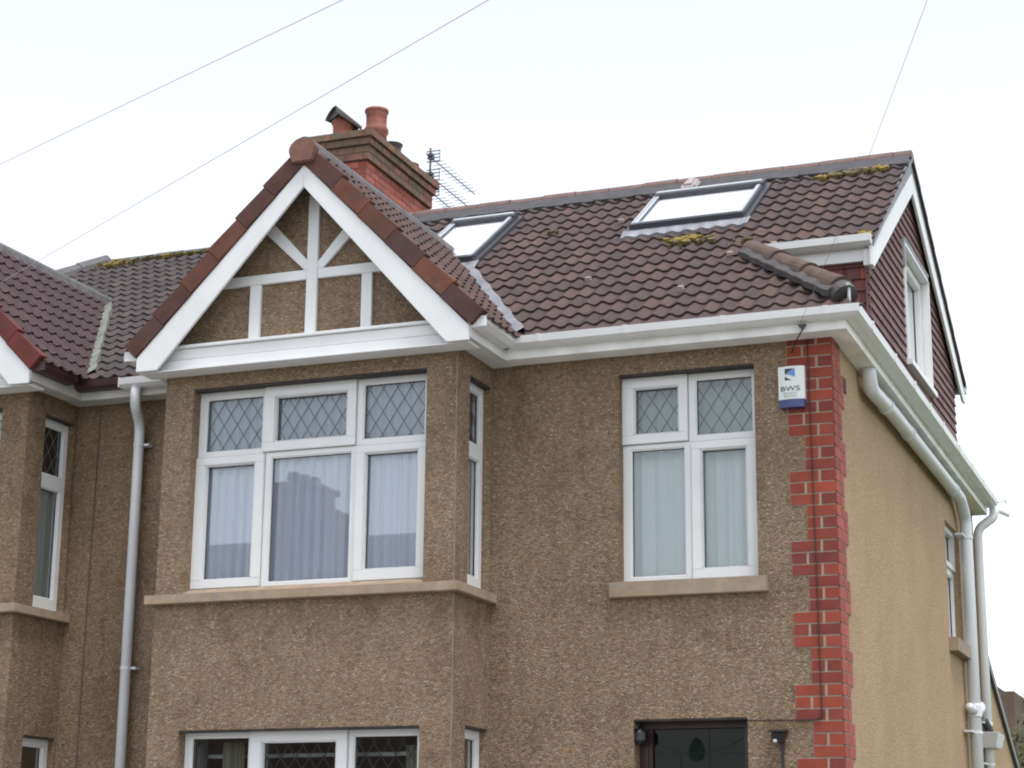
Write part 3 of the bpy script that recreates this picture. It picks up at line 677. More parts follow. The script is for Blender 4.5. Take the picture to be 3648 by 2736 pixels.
# side slope of the old hip and lead apron along the gable foot
sd2 = MB(); sd2.poly([(.215, -.25, 5.135), (.215, 1.02, 5.135), (-.79, 1.02, 6.03)]); sd2.poly([(.215, 1.02, 5.135), (.215, 5.95, 5.06), (.03, 5.95, 5.19), (.03, 1.02, 5.29)])
sd2.build('side_apron', M['tiles'], house)

# ---------------------------------------------------------------- side wall, gable extension
wl = MB(); hole = [(4.36, 5.10, 3.60, 4.60)]
wall(wl, pX(0), (.012, 6.03), (0, 4.96), hole, .2)
wl.poly([(0, .012, 4.96), (0, 6.03, 4.96), (0, 6.03, 5.0), (0, .012, 5.08)])
wl.build('side_wall', M['render'], house, normals=False)
window(house, pX(-.07), [(4.33, 5.12, 4.25, 4.62, 4.42, 5.04, 4.30, 4.56, 1, 0), (4.33, 5.12, 3.58, 4.25, 4.42, 5.04, 3.66, 4.20, 0, 0)], curtains=[(4.36, 5.1, 3.6, 4.58, .10, 'net_dim', .1, .01, 'curtain')])
s = MB(); s.prism([(-.05, 4.30, 3.49), (.075, 4.30, 3.49), (.075, 5.16, 3.49), (-.05, 5.16, 3.49)], (0, 0, .115), .4); s.build('sill', M['stone'], house, bevel=.004)
# rear extension (lean-to) with dark verge
ex = MB(); ex.prism([(-.004, 6.0, 0), (-.004, 10.2, 0), (-.004, 10.2, 1.78), (-.004, 7.0, 3.36), (-.004, 6.0, 3.86)], (-.2, 0, 0)); ex.build('extension_wall', M['render'], house)
ex = MB(); ex.prism([(.03, 6.2, 3.80), (.03, 10.3, 1.76), (.03, 10.3, 1.70), (.03, 6.2, 3.71)], (-3.0, 0, 0)); ex.build('extension_roof', M['dark_frame'], house)

# tile hanging
def gable_limits(z):   # y range of the wall at height z (under the slopes)
    yl = max(1.03, (z - 5.20) / T + .0) if z > 5.95 else 1.03
    yh = min(4.90, YR + (ZR - .10 - z) / TR_)
    return yl, yh
hg = MB(); z = 5.06; gz = .079; k = 0
WY0, WY1, WZ0, WZ1 = 2.50, 3.60, 5.50, 6.46
while z < 7.14:
    zt = z + gz; y0, y1 = gable_limits(zt if z < 6 else z + .03)
    if y1 - y0 < .05: break
    y = y0 - (.05 if k % 2 else 0)
    while y < y1:
        a, b = max(y + .0015, y0), min(y + .1 - .0015, y1); y += .1
        if b - a < .01: continue
        segs = [(a, b)]
        if WZ0 - .02 < z + gz * .5 < WZ1:
            segs = [(p, q) for p, q in ((a, min(b, WY0)), (max(a, WY1), b)) if q - p > .006]
        for p, q in segs:
            j = (rr() - .5) * .003; r_ = rr()
            hg.hexa([(.040, p, z), (.040, q, z), (.066 + j, q, z), (.066 + j, p, z), (.040, p, zt + .01), (.040, q, zt + .01), (.050, q, zt + .01), (.050, p, zt + .01)], r_)
    z += gz; k += 1
hg.build('tile_hanging', M['hung'], house)
bkk = MB(); wall(bkk, pX(.038), (1.04, WY0), (5.0, 6.0), [], .15); wall(bkk, pX(.038), (WY1, 4.89), (5.0, 6.0), [], .15); wall(bkk, pX(.038), (WY0, WY1), (5.0, WZ0), [], .15)
bkk.poly([(.038, 1.04, 6.0), (.038, WY0, 6.0), (.038, WY0, 6.95), ]); bkk.poly([(.038, WY1, 6.0), (.038, 4.86, 6.0), (.038, WY1, 6.70)]); bkk.poly([(.038, WY0, WZ1), (.038, WY1, WZ1), (.038, WY1, 6.7), (.038, YR, 7.14), (.038, WY0, 6.93)])
bkk.poly([(-3, 4.88, 5.0), (.036, 4.88, 5.0), (.036, 4.88, 6.05), (-3, 4.88, 6.05)])
bkk.build('gable_wall', M['black'], house, normals=False)
# front cheek of the extension
hg = MB(); z = 5.03; k = 0
while z < 5.90:
    x = -.9 - (.05 if k % 2 else 0)
    while x < .062:
        a, b = x + .0015, min(x + .0985, .064); x += .1
        r_ = rr(); j = (rr() - .5) * .003
        if b - a > .01: hg.hexa([(a, 1.045, z), (b, 1.045, z), (b, 1.075, z), (a, 1.075, z), (a, 1.062, z + .10), (b, 1.062, z + .10), (b, 1.075, z + .10), (a, 1.075, z + .10)], r_)
    z += .088; k += 1
hg.build('tile_hanging', M['hung_front'], house)
# upper eaves of the extension
f_ = MB(); f_.box(-.80, .085, 1.010, 1.030, 5.852, 6.03); f_.box(-.80, .085, 1.0305, 1.07, 5.853, 5.86); f_.build('upper_fascia', M['upvc'], house)
def gutter_prof(sgn_fn):   # profile (out, z)
    return [(0.002, .0), (.062, .0), (.100, .022), (.106, .072), (.094, .072), (.088, .030), (.002, .012)]
g = MB(); g.prism([(-.74, 1.010 - a, 5.945 + b) for a, b in gutter_prof(0)], (.845, 0, 0)); g.box(.105, .110, .904, 1.008, 5.945, 6.017); ug = g.build('gutter', M['upvc'], house)
for x in (-.58, -.12):
    b = MB(); b.prism([(x, 1.010 - a * 1.04 - .001, 5.943 + b_ * 1.03) for a, b_ in gutter_prof(0)], (.022, 0, 0)); b.build('gutter_bracket', M['upvc'], ug)
# barge boards of the extension
b = MB(); b.prism([(.11, .945, 5.955), (.11, 1.08, 5.955 + .0), (.11, 1.08, 5.805), (.11, .97, 5.80)], (-.085, 0, 0)) if False else None
b.prism([(.11, .955, 5.945), (.11, 2.80, 7.12), (.11, 2.80, 6.955), (.11, 1.02, 5.80), (.11, .955, 5.80)], (-.022, 0, 0))
b.prism([(.0875, .99, 5.93), (.0875, 1.10, 5.93), (.0875, 1.10, 5.812), (.0875, .99, 5.812)], (-.05, 0, 0))
b.build('barge_board', M['upvc'], house, bevel=.003)
b = MB(); b.prism([(.11, 2.803, 7.12), (.11, 5.16, 5.86), (.11, 5.16, 5.78), (.11, 5.05, 5.775), (.11, 2.803, 6.955)], (-.022, 0, 0)); b.build('barge_board', M['upvc'], house, bevel=.003)
uc = MB()
uc.prism([(.104, .97, zm(.97) + .01), (.104, YR, ZR - .01), (.104, YR, 7.10), (.104, .97, 5.94)], (-.012, 0, 0))
uc.prism([(.1205, .97, zm(.97) + .012), (.1205, YR, ZR + .01), (.1205, YR, ZR - .05), (.1205, .97, zm(.97) - .03)], (-.014, 0, 0))
uc.prism([(.104, YR + .003, ZR - .01), (.104, 5.2, ZR - TR_ * 2.39 - .01), (.104, 5.2, 5.84), (.104, YR + .003, 7.10)], (-.012, 0, 0))
uc.build('verge_undercloak', M['lead'], house)
# stepped rear verge tiles
rv = MB(); n = 8
for k in range(n):
    y0 = YR + .02 + k * .292; y1 = y0 + .30
    rv.hexa([(.02, y0, ZR - TR_ * (y0 - YR) - .055), (.125, y0, ZR - TR_ * (y0 - YR) - .055), (.125, y1, ZR - TR_ * (y1 - YR) - .04), (.02, y1, ZR - TR_ * (y1 - YR) - .04),
             (.02, y0, ZR - TR_ * (y0 - YR) - .015), (.125, y0, ZR - TR_ * (y0 - YR) - .015), (.125, y1, ZR - TR_ * (y1 - YR) + .005), (.02, y1, ZR - TR_ * (y1 - YR) + .005)], rr())
rv.build('verge_tiles', M['tiles_old'], house)
g = MB(); g.prism([(-3, 5.15 + a, 5.88 + b) for a, b in [(0, 0), (.07, 0), (.105, .03), (.11, .08), (0, .08)]], (3.12, 0, 0)); g.build('gutter', M['upvc'], house)
g = MB(); g.box(.0, .06, 4.86, 4.90, 5.56, 5.68); g.build('rear_bracket', M['upvc'], house)
# gable window
fn = pX(-.02)
gw = window(house, fn, [(WY0 + .02, WY1 - .02, WZ0 + .02, WZ1 - .02, WY0 + .12, WY1 - .09, WZ0 + .09, WZ1 - .09, 1, 0)], curtains=[(WY0 + .03, WY1 - .03, WZ0 + .03, WZ1 - .03, .04, 'net', .2, .005, 'curtain')])
lv = MB(); lv.box(-.02, .078, WY0 - .012, WY0 + .016, WZ0, 6.26); lv.box(-.02, .078, WY1 - .016, WY1 + .012, WZ0, WZ1); lv.box(-.02, .078, WY0 + .017, WY1 - .017, WZ1 - .016, WZ1 + .01); lv.box(-.02, .105, WY0 - .02, WY1 + .03, WZ0 - .03, WZ0 + .018)
lv.build('window_surround', M['upvc'], gw, bevel=.003)
lv = MB(); lv.box(.04, .080, WY0 - .03, WY0 + .012, 6.262, WZ1 + .02); lv.prism([(.07, WY0 + .013, WZ1 + .012), (.07, WY1, WZ1 + .012), (.082, WY1, WZ1 + .05), (.082, WY0 + .013, WZ1 + .05)], (-.03, 0, 0)); lv.build('window_flashing', M['lead_pale'], gw)

# ---------------------------------------------------------------- main eaves: fascia, soffit, gutter (front and side)
SL = .0165
f_ = MB()
f_.box(XF1, EX, -E, -E + .02, ZF, 5.155)
f_.box(XF1 - .02, -.0, -E + .021, -.001, ZF + .002, ZF + .01)
f_.build('fascia', M['upvc_dirty'], house)
f_ = MB()
def sbox(mb, x0, x1, y0, y1, z0, z1, s=SL):
    mb.hexa([(x0, y0, z0 - s * max(0, y0)), (x1, y0, z0 - s * max(0, y0)), (x1, y1, z0 - s * y1), (x0, y1, z0 - s * y1), (x0, y0, z1 - s * max(0, y0)), (x1, y0, z1 - s * max(0, y0)), (x1, y1, z1 - s * y1), (x0, y1, z1 - s * y1)])
sbox(f_, EX - .02, EX, -E + .0205, 6.05, ZF, 5.155); sbox(f_, .001, EX - .021, -E + .021, 6.05, ZF + .002, ZF + .01)
f_.build('side_fascia', M['upvc_dirty'], house)
g = MB()
PR = [(0.001, .0), (.065, .0), (.100, .020), (.108, .068), (.097, .068), (.090, .028), (.001, .012)]
zb = ZG - .062
L = []
for (a, b) in PR: L.append([(XF1 + a, -E - a, zb + b), (EX + a, -E - a, zb + b), (EX + a, 6.02, zb + b - SL * 6.02)])
for k in range(len(PR)):
    k2 = (k + 1) % len(PR)
    for s_ in range(2): g.poly([L[k][s_], L[k][s_ + 1], L[k2][s_ + 1], L[k2][s_]])
g.poly([L[k][2] for k in range(len(PR))]); g.poly([L[k][0] for k in range(len(PR))][::-1])
mg = g.build('gutter', M['upvc'], house)
def bracket_front(x, y, parent, zz=zb, w_=.030):
    b = MB(); b.prism([(x, y - a * 1.06 - .0005, zz + c * 1.09 - .004) for a, c in PR], (w_, 0, 0))
    return b.build('gutter_bracket', M['upvc'], parent)
for x in (-1.93, -1.32, -.66, .01): bracket_front(x, -E, mg)
def bracket_side(y):
    b = MB(); z_ = zb - SL * max(0, y); b.prism([(EX + a * 1.06 + .0005, y, z_ + c * 1.09 - .004) for a, c in PR], (0, .035, 0)); b.build('gutter_bracket', M['upvc'], mg)
for y in (.15, .95, 1.7, 2.35, 2.95, 3.75, 4.45, 5.1, 5.7): bracket_side(y)
# left stretch between bay and party line (short white gutter) and neighbour's dark gutter
f_ = MB(); f_.box(XP + .3, XF0, -E, -E + .02, ZF - .01, 5.14); f_.box(XP + .3, XB0, -E + .021, -.001, ZF - .006, ZF); f_.build('fascia', M['upvc_dirty'], house)
f_ = MB(); f_.box(2 * XP - XF0, XP + .2995, -E, -E + .02, ZF - .01, 5.14); f_.box(2 * XP - XB0, XP + .2995, -E + .021, -.001, ZF - .006, ZF); f_.build('fascia', M['grey_board'], neigh)
g = MB(); g.prism([(-5.17, -E - a, ZG - .085 + b) for a, b in PR], (.36, 0, 0)); g.prism([(-4.81, -E - a, ZG - .085 + b) for a, b in PR], (.05, .06, 0)); g.box(-5.175, -5.17, -E - .108, -E, ZG - .085, ZG - .012); g2 = g.build('gutter', M['upvc'], house)
g = MB(); g.prism([(2 * XP - XF0 + .0, -E - a, ZG - .075 + b) for a, b in PR], (-5.176 - (2 * XP - XF0), 0, 0)); g.build('gutter', M['gutter_dark'], neigh)
# front downpipe
dpm = M['soil_pipe']
def pipe(name, pts, r_, collars=(), clips_=(), parent=house, mat=dpm, seg=16, sub=6):
    sp = [Vector(pts[0])]
    for k in range(1, len(pts) - 1):   # rounded bends
        p, q, s_ = Vector(pts[k - 1]), Vector(pts[k]), Vector(pts[k + 1])
        l = min((q - p).length, (s_ - q).length, .16) * .45
        a, c = q + (p - q).normalized() * l, q + (s_ - q).normalized() * l
        for t in range(sub + 1):
            u = t / sub; sp.append(a * (1 - u) ** 2 + q * 2 * u * (1 - u) + c * u * u)
    sp.append(Vector(pts[-1]))
    m = MB(); m.tube(sp, r_, seg)
    o = m.build(name, mat, parent, smooth=True)
    for c, d, ln in collars:
        m = MB(); c = Vector(c); d = Vector(d).normalized(); m.tube([c - d * ln / 2, c - d * ln / 2, c + d * ln / 2, c + d * ln / 2], [r_ * .9, r_ * 1.13, r_ * 1.13, r_ * .9], seg); m.build('collar', mat, o)
    for (c, e) in clips_:
        m = MB(); c = Vector(c); m.tube([c - Vector((0, 0, .012)), c + Vector((0, 0, .012))], r_ * 1.1, seg); m.box(min(c.x, e[0]), max(c.x, e[0]), min(c.y, e[1]), max(c.y, e[1]), c.z - .008, c.z + .008); m.build('clip', mat, o)
    return o
pipe('downpipe', [(-5.055, -E - .055, 5.075), (-5.055, -E - .055, 4.93), (-5.100, -.075, 4.82), (-5.100, -.075, 0.02)], .0375,
     collars=[((-5.055, -E - .055, 5.02), (0, 0, 1), .05), ((-5.055, -E - .055, 4.95), (0, 0, 1), .03), ((-5.100, -.075, 4.77), (0, 0, 1), .05)],
     clips_=[((-5.100, -.075, 4.67), (-5.02, -.01)), ((-5.100, -.075, 3.05), (-5.02, -.01))])
# soil / rain pipe running under the side eaves
px = .078
pipe('downpipe', [(px, .80, 5.03), (px, .86, 4.885), (px, 1.6, 4.90), (px, 4.75, 4.855), (px, 5.03, 4.72), (px, 5.03, .02)], .052,
     collars=[((px, 1.42, 4.893), (0, 1, 0), .06), ((px, 2.3, 4.89), (0, 1, -.01), .05), ((px, 4.4, 4.86), (0, 1, -.01), .05), ((px, 5.03, 4.585), (0, 0, 1), .06), ((px, 5.03, 3.21), (0, 0, 1), .045), ((px, 5.03, 2.93), (0, 0, 1), .05), ((px, 5.03, 2.66), (0, 0, 1), .06)],
     clips_=[((px, 5.03, 4.55), (.01, 4.80)), ((px, 5.03, 2.875), (.01, 4.80))])
m = MB()
for k in range(1): m.lathe((px, 5.03, 3.06), [(.052, -.06), (.060, -.05), (.060, .04), (.052, .06)], 18)
br = MB(); br.tube([(px, 5.05, 3.02), (px + .01, 5.17, 3.10), (px + .005, 5.20, 3.10)], [.05, .062, .03], 16); br.tube([(px, 5.0, 3.05), (px - .02, 4.86, 3.08)], [.035, .035], 12); br.build('inspection_branch', dpm, house, smooth=True)
m.build('inspection_branch', dpm, house)
# rear downpipe with hopper
pipe('downpipe', [(.20, 6.0, 4.98), (.20, 6.0, 4.90), (.055, 5.93, 4.78), (.055, 5.93, .02)], .042, clips_=[((.055, 5.93, 3.02), (.01, 5.72)), ((.055, 5.93, 2.66), (.01, 5.72))], collars=[((.055, 5.93, 3.32), (0, 0, 1), .05)])
hpp = MB(); hpp.hexa([(.0, 5.78, 2.80), (.14, 5.78, 2.80), (.14, 6.14, 2.80), (.0, 6.14, 2.80), (.0, 5.73, 2.935), (.17, 5.73, 2.935), (.17, 6.19, 2.935), (.0, 6.19, 2.935)]); hpp.build('hopper', dpm, house, bevel=.008)
hpp = MB(); hpp.tube([(.0, 5.80, 3.03), (.05, 5.82, 3.03), (.08, 5.85, 2.96), (.08, 5.85, 2.93)], .035, 10); hpp.build('waste_pipe', M['black'], house, smooth=True)
hk = MB(); hk.tube([(.24, 6.0, 5.03), (.30, 6.04, 5.06), (.31, 6.06, 5.03)], .010, 6); hk.tube([(.24, 6.06, 4.96), (.32, 6.12, 4.93)], .022, 8); hk.build('gutter_outlet', M['upvc'], house)
# air brick stain / vent under the side eaves
av = MB(); av.box(-.002, .006, .30, .40, 4.74, 4.84); av.build('air_brick', plain('vent_dark', (.05, .02, .035), .8, .3, 20), house)

# ---------------------------------------------------------------- quoin
ZQ = 4.912
q = MB(); qs = MB(); mt = MB()
def row_kind(k):
    m_ = (k - 4) % 6
    return ('W', m_) if m_ < 3 else ('N', m_ - 3)
for k in range(-4, 62):
    z1 = ZQ - .075 * k; z0 = z1 - .075; a, b = z0 + .005, z1 - .005
    if z0 < 0: break
    kd, m_ = row_kind(k)
    if kd == 'W':
        fr = [(-.296, -.108), (-.094, 0)] if m_ != 1 else [(-.296, -.200), (-.186, 0)]; sdw = [(0, .22)] if m_ == 1 else [(0, .10), (.112, .22)]
        mt.poly([(-.298, -.0025, z0), (-.0035, -.0025, z0), (-.0035, -.0025, z1), (-.298, -.0025, z1)]); mt.poly([(.0025, .004, z0), (.0025, .222, z0), (.0025, .222, z1), (.0025, .004, z1)])
    else:
        fr = [(-.19, 0)] if m_ != 1 else [(-.19, -.104), (-.090, 0)]; sdw = [(0, .10), (.112, .305)] if m_ != 1 else [(0, .19), (.202, .305)]
        mt.poly([(-.192, -.0025, z0), (-.0035, -.0025, z0), (-.0035, -.0025, z1), (-.192, -.0025, z1)]); mt.poly([(.0025, .004, z0), (.0025, .307, z0), (.0025, .307, z1), (.0025, .004, z1)])
    for (x0, x1) in fr:
        pj = .007 + (rr() - .5) * .002
        if x1 == 0: q.box(x0 + .002, -.0005, -pj, .03, a, b, rr())
        else: q.box(x0 + .002, x1 - .002, -pj, .02, a, b, rr())
    for (y0, y1) in sdw:
        pj = .007 + (rr() - .5) * .002
        qs.box(0.0, pj, y0 + (-.006 if y0 == 0 else .002), y1 - .002, a, b, rr())
q.build('quoin', M['brick'], house); qs.build('quoin_return', M['brick_side'], house); mt.build('quoin_mortar', M['mortar'], house)

# ---------------------------------------------------------------- roof windows
def skylight(x0, x1, y0, y1):
    def F(x, y, hh): return roofpt(x, y, hh)
    def bx(m, xa, xb, ya, yb, h0, h1): m.hexa([F(xa, ya, h0), F(xb, ya, h0), F(xb, yb, h0), F(xa, yb, h0), F(xa, ya, h1), F(xb, ya, h1), F(xb, yb, h1), F(xa, yb, h1)])
    m = MB(); w_ = .055
    bx(m, x0, x1, y0, y0 + .045, 0, .095); bx(m, x0, x1, y1 - .085, y1, 0, .10); bx(m, x0, x0 + w_, y0 + .045, y1 - .085, 0, .085); bx(m, x1 - w_, x1, y0 + .045, y1 - .085, 0, .085)
    s_ = m.build('roof_window', M['dark_frame'], house, bevel=.004)
    m = MB(); bx(m, x0 + .02, x1 - .02, y1 - .055, y1 - .022, .1005, .112); bx(m, x0 + .006, x0 + .022, y0 + .04, y1 - .08, .0855, .094); bx(m, x0 + .028, x0 + .05, y0 + .04, y1 - .08, .0855, .092); bx(m, x1 - .05, x1 - .022, y0 + .04, y1 - .08, .0855, .092); bx(m, x0 + .05, x1 - .05, y0 + .03, y0 + .044, .0955, .100)
    m.build('cover_strip', M['alu'], s_)
    m = MB(); m.poly([F(x0 + w_, y0 + .045, .075), F(x1 - w_, y0 + .045, .075), F(x1 - w_, y1 - .085, .075), F(x0 + w_, y1 - .085, .075)]); m.build('pane', M['glass_roof'], s_, normals=False)
    m = MB(); m.poly([F(x0 + w_, y0 + .045, .06), F(x1 - w_, y0 + .045, .06), F(x1 - w_, y1 - .085, .06), F(x0 + w_, y1 - .085, .06)]); m.build('blind', M['blind'], s_)
    m = MB(); n = 40
    for k in range(n):
        xa = x0 - .05 + (x1 - x0 + .10) * k / n; xb = x0 - .05 + (x1 - x0 + .10) * (k + 1) / n
        def hh(x): return .030 + .016 * (.5 - .5 * math.cos(2 * math.pi * (x - XP) / .118))
        m.poly([F(xa, y0 - .095, hh(xa)), F(xb, y0 - .095, hh(xb)), F(xb, y0 + .01, .055), F(xa, y0 + .01, .055)])
        m.poly([F(xa, y0 - .096, 0), F(xb, y0 - .096, 0), F(xb, y0 - .095, hh(xb)), F(xa, y0 - .095, hh(xa))])
    m.build('apron_flashing', M['lead_pale'], s_)
    m = MB(); bx(m, x1 + .001, x1 + .035, y0, y1 + .03, 0, .055); bx(m, x0 - .035, x0 - .001, y0, y1 + .03, 0, .055); bx(m, x0, x1, y1 + .001, y1 + .03, 0, .055); m.build('side_flashing', M['dark_frame'], s_)
    return s_
skylight(-1.885, -.975, 1.66, 2.40)['label'] = 'larger right-hand roof window with white blind'
skylight(-3.65, -3.07, 1.36, 2.335)['label'] = 'smaller roof window beside the bay gable'
# roof vent tile and odd bits
m = MB(); c = roofpt(-1.64, 2.60, .06)
for k in range(6):
    a0, a1 = k / 6, (k + 1) / 6
m.hexa([roofpt(-1.755, 2.53, .03), roofpt(-1.60, 2.545, .03), roofpt(-1.57, 2.66, .05), roofpt(-1.70, 2.66, .05), roofpt(-1.735, 2.545, .085), roofpt(-1.62, 2.555, .09), roofpt(-1.60, 2.65, .12), roofpt(-1.68, 2.65, .12)]); m.build('roof_vent', plain('pale_vent_tile', (.42, .36, .35), .7, .15, 10), house, bevel=.02)
def patch(name, spots, mat, owner=house, tt=None, hb=.044):
    kk, t_, nv_ = tt or (K0, T, NM); m = MB()
    for cx, cy, ax, ay, nn in spots:
        for k in range(nn):
            x = cx + random.gauss(0, .42) * ax; y = cy + random.gauss(0, .4) * ay; s_ = .005 + .017 * rr() ** 2
            hh = hb + .012 * (.5 - .5 * math.cos(2 * math.pi * (x - XP) / .118)); pts = []
            for a in range(7):
                an = 2 * math.pi * a / 7; rad = s_ * (.6 + .7 * rr()); yy = y + rad * math.sin(an)
                pts.append(Vector((x + rad * 1.6 * math.cos(an), yy, kk + t_ * yy)) + nv_ * hh)
            m.prism(pts, -nv_ * .03, rr())
    o = m.build(name, mat, owner); o['kind'] = 'stuff'; return o
patch('lichen', [(-1.39, 1.335, .15, .07, 34), (-1.27, 1.37, .10, .05, 16), (-.12, 2.53, .10, .05, 18), (-.52, 2.47, .12, .04, 14), (.02, 1.05, .10, .03, 7)], M['lichen'])
patch('lichen', [(-.34, 2.50, .26, .06, 60), (-.86, 1.19, .06, .03, 6), (-2.60, 1.90, .06, .05, 7), (-1.35, 1.31, .25, .08, 14)], M['moss'])
NTT = (KN, TN, NN_)
patch('lichen', [(-7.55, 3.30, .35, .08, 60), (-7.1, 3.36, .5, .05, 40), (-6.5, 3.36, .5, .04, 24)], M['moss'], neigh, NTT, .045)
patch('lichen', [(-7.6, 3.26, .25, .10, 34), (-7.0, 3.35, .35, .04, 18), (-6.3, 3.36, .3, .03, 8)], M['lichen'], neigh, NTT, .048)
m = MB()
for cx, cy in ((-.60, 1.03), (-2.05, 1.95), (-1.1, .35), (-1.9, .72), (-.9, .93)):
    m.hexa([roofpt(cx + a, cy + b, hgt) for hgt in (.03, .056) for a, b in ((-.022, -.006), (.018, -.009), (.026, .004), (-.012, .007))])
m.build('chipped_tile_patches', plain('pale_chip', (.45, .38, .33), .9, .2, 20), house)

# ---------------------------------------------------------------- chimney
SX0, SX1, SY0, SY1 = -5.115, -4.62, 2.56, 3.90
ch = MB()
faces = [(pY(SY0), SX0, SX1), (lambda u, v, d: (SX1 + d, u, v), SY0, SY1), (lambda u, v, d: (u, SY1 + d, v), SX0, SX1), (lambda u, v, d: (SX0 - d, u, v), SY0, SY1)]
zb_ = 7.775 - 16 * .062
for i, (fn, a, b) in enumerate(faces): brick_rows(ch, fn, a, b, zb_, 16, h=.062, bl=.17, joint=.008, proud=.004, start=i)
cs = ch.build('chimney', M['chim_brick'], house)
m = MB(); m.box(SX0, SX1, SY0, SY1, zb_ - .6, 7.775); m.build('chimney_core', M['chim_mortar'], cs)
ct = MB(); core = MB(); zc = 7.775
for k, o in enumerate((.030, .030, .055, .080)):
    h_ = .066
    for i, (fn, a, b) in enumerate(faces):
        f2 = (lambda fn, o: (lambda u, v, d: fn(u, v, d + o)))(fn, o)
        brick_rows(ct, f2, a - o, b + o, zc, 1, h=h_, bl=.17, joint=.008, proud=.004 if i % 2 else .0035, start=k + i)
    core.box(SX0 - o + .002, SX1 + o - .002, SY0 - o + .002, SY1 + o - .002, zc, zc + h_ - .0005); zc += h_
ct.build('corbel_courses', M['chim_top'], cs); core.build('corbel_core', M['chim_mortar'], cs)
m = MB(); m.hexa([(SX0 - .05, SY0 - .05, zc), (SX1 + .05, SY0 - .05, zc), (SX1 + .05, SY1 + .05, zc), (SX0 - .05, SY1 + .05, zc), (SX0 + .2, SY0 + .2, zc + .05), (SX1 - .2, SY0 + .2, zc + .05), (SX1 - .2, SY1 - .2, zc + .05), (SX0 + .2, SY1 - .2, zc + .05)]); m.build('flaunching', M['chim_mortar'], cs)
def pot(x, y, z0, H, r_, mat, ribs=True):
    m = MB(); m.lathe((x, y, z0), [(r_ * 1.0, 0), (r_ * .98, H * .30), (r_ * 1.13, H * .36), (r_ * 1.15, H * .44), (r_ * 1.0, H * .52), (r_ * .95, H * .56), (r_ * .95, H * .80), (r_ * 1.0, H * .82), (r_ * .96, H * .85), (r_ * 1.02, H * .88), (r_ * .99, H * .91), (r_ * 1.10, H * .93), (r_ * 1.10, H), (r_ * .8, H), (r_ * .78, H * .9), (.001, H * .9)], 28)
    return m.build('chimney_pot', mat, cs, smooth=True)
pot(-4.672, 2.85, 8.02, .345, .098, M['pot'])
pot(-5.01, 2.85, 8.02, .275, .094, M['pot'])
m = MB()   # pale lining ring and a half-round cowl
m.lathe((-5.01, 2.85, 8.27), [(.088, 0), (.088, .055), (.001, .055)], 20); m.build('pot_liner', M['pot_pale'], cs)
cw = MB(); ns = 14
axis = Vector((.62, .78, -.30)).normalized(); c0 = Vector((-5.055, 2.74, 8.305)); up_ = Vector((0, 0, 1)); up_ = (up_ - axis * up_.dot(axis)).normalized(); sd3 = axis.cross(up_)
def cp(an, s_, rd): return c0 + axis * s_ + (sd3 * math.cos(an) * 1.1 + up_ * math.sin(an)) * rd
for k in range(ns):
    a0 = math.pi * k / ns; a1 = math.pi * (k + 1) / ns
    cw.hexa([cp(a0, -.03, .108), cp(a1, -.03, .108), cp(a1, .27, .055), cp(a0, .27, .055), cp(a0, -.03, .097), cp(a1, -.03, .097), cp(a1, .27, .043), cp(a0, .27, .043)])
cw.poly([cp(math.pi * k / ns, .0, .095) for k in range(ns + 1)])
cw.build('cowl', M['cowl'], cs)
pot(-4.70, 3.25, 8.02, .165, .090, M['cowl']); pot(-4.72, 3.68, 8.02, .125, .085, M['pot'])
m = MB(); m.box(-4.62, -4.605, 2.60, 2.66, 8.045, 8.10); m.build('flaunching_gap', M['black'], cs)

# ---------------------------------------------------------------- TV aerial
ae = empty('tv_aerial', (-4.655, 4.03, 7.2), 'grey rooftop TV aerial mast with three stacked arrays behind the chimney stack', 'aerial')
AX, AY = -4.655, 4.02
m = MB(); m.tube([(AX, AY, 6.9), (AX, AY, 8.43)], .011, 8); m.tube([(AX, AY, 7.55), (AX + .0, SY1 - .02, 7.55)], .010, 6); m.build('mast', M['aerial'], ae)
for zb2, y0, n, ys in ((8.335, .10, 11, .088), (8.145, .12, 11, .083), (7.985, .18, 9, .078)):
    m = MB(); m.tube([(AX + .0, AY - .10, zb2 + .004), (AX + .02, AY + y0 + n * ys, zb2 - .01)], .0055, 6)
    bo = m.build('boom', M['aerial'], ae)
    for k in range(n):
        y = AY + y0 + k * ys; hw = .075 - .002 * k
        m = MB(); m.tube([(AX + .02 - hw, y, zb2 - .008), (AX + .02 + hw, y, zb2 - .008)], .0032, 5); m.build('element', M['aerial'], bo)
    m = MB()
    for dz in (-.06, -.025, .01, .045): m.tube([(AX - .02, AY - .04, zb2 + dz), (AX + .12, AY - .04, zb2 + dz)], .006, 6)
    m.tube([(AX + .115, AY - .04, zb2 - .06), (AX + .115, AY - .04, zb2 + .045)], .004, 5); m.build('reflector', M['aerial'], bo)
    m = MB(); m.box(AX - .02, AX + .03, AY - .02, AY + .03, zb2 - .02, zb2 + .035); m.build('clamp', M['black'], bo)

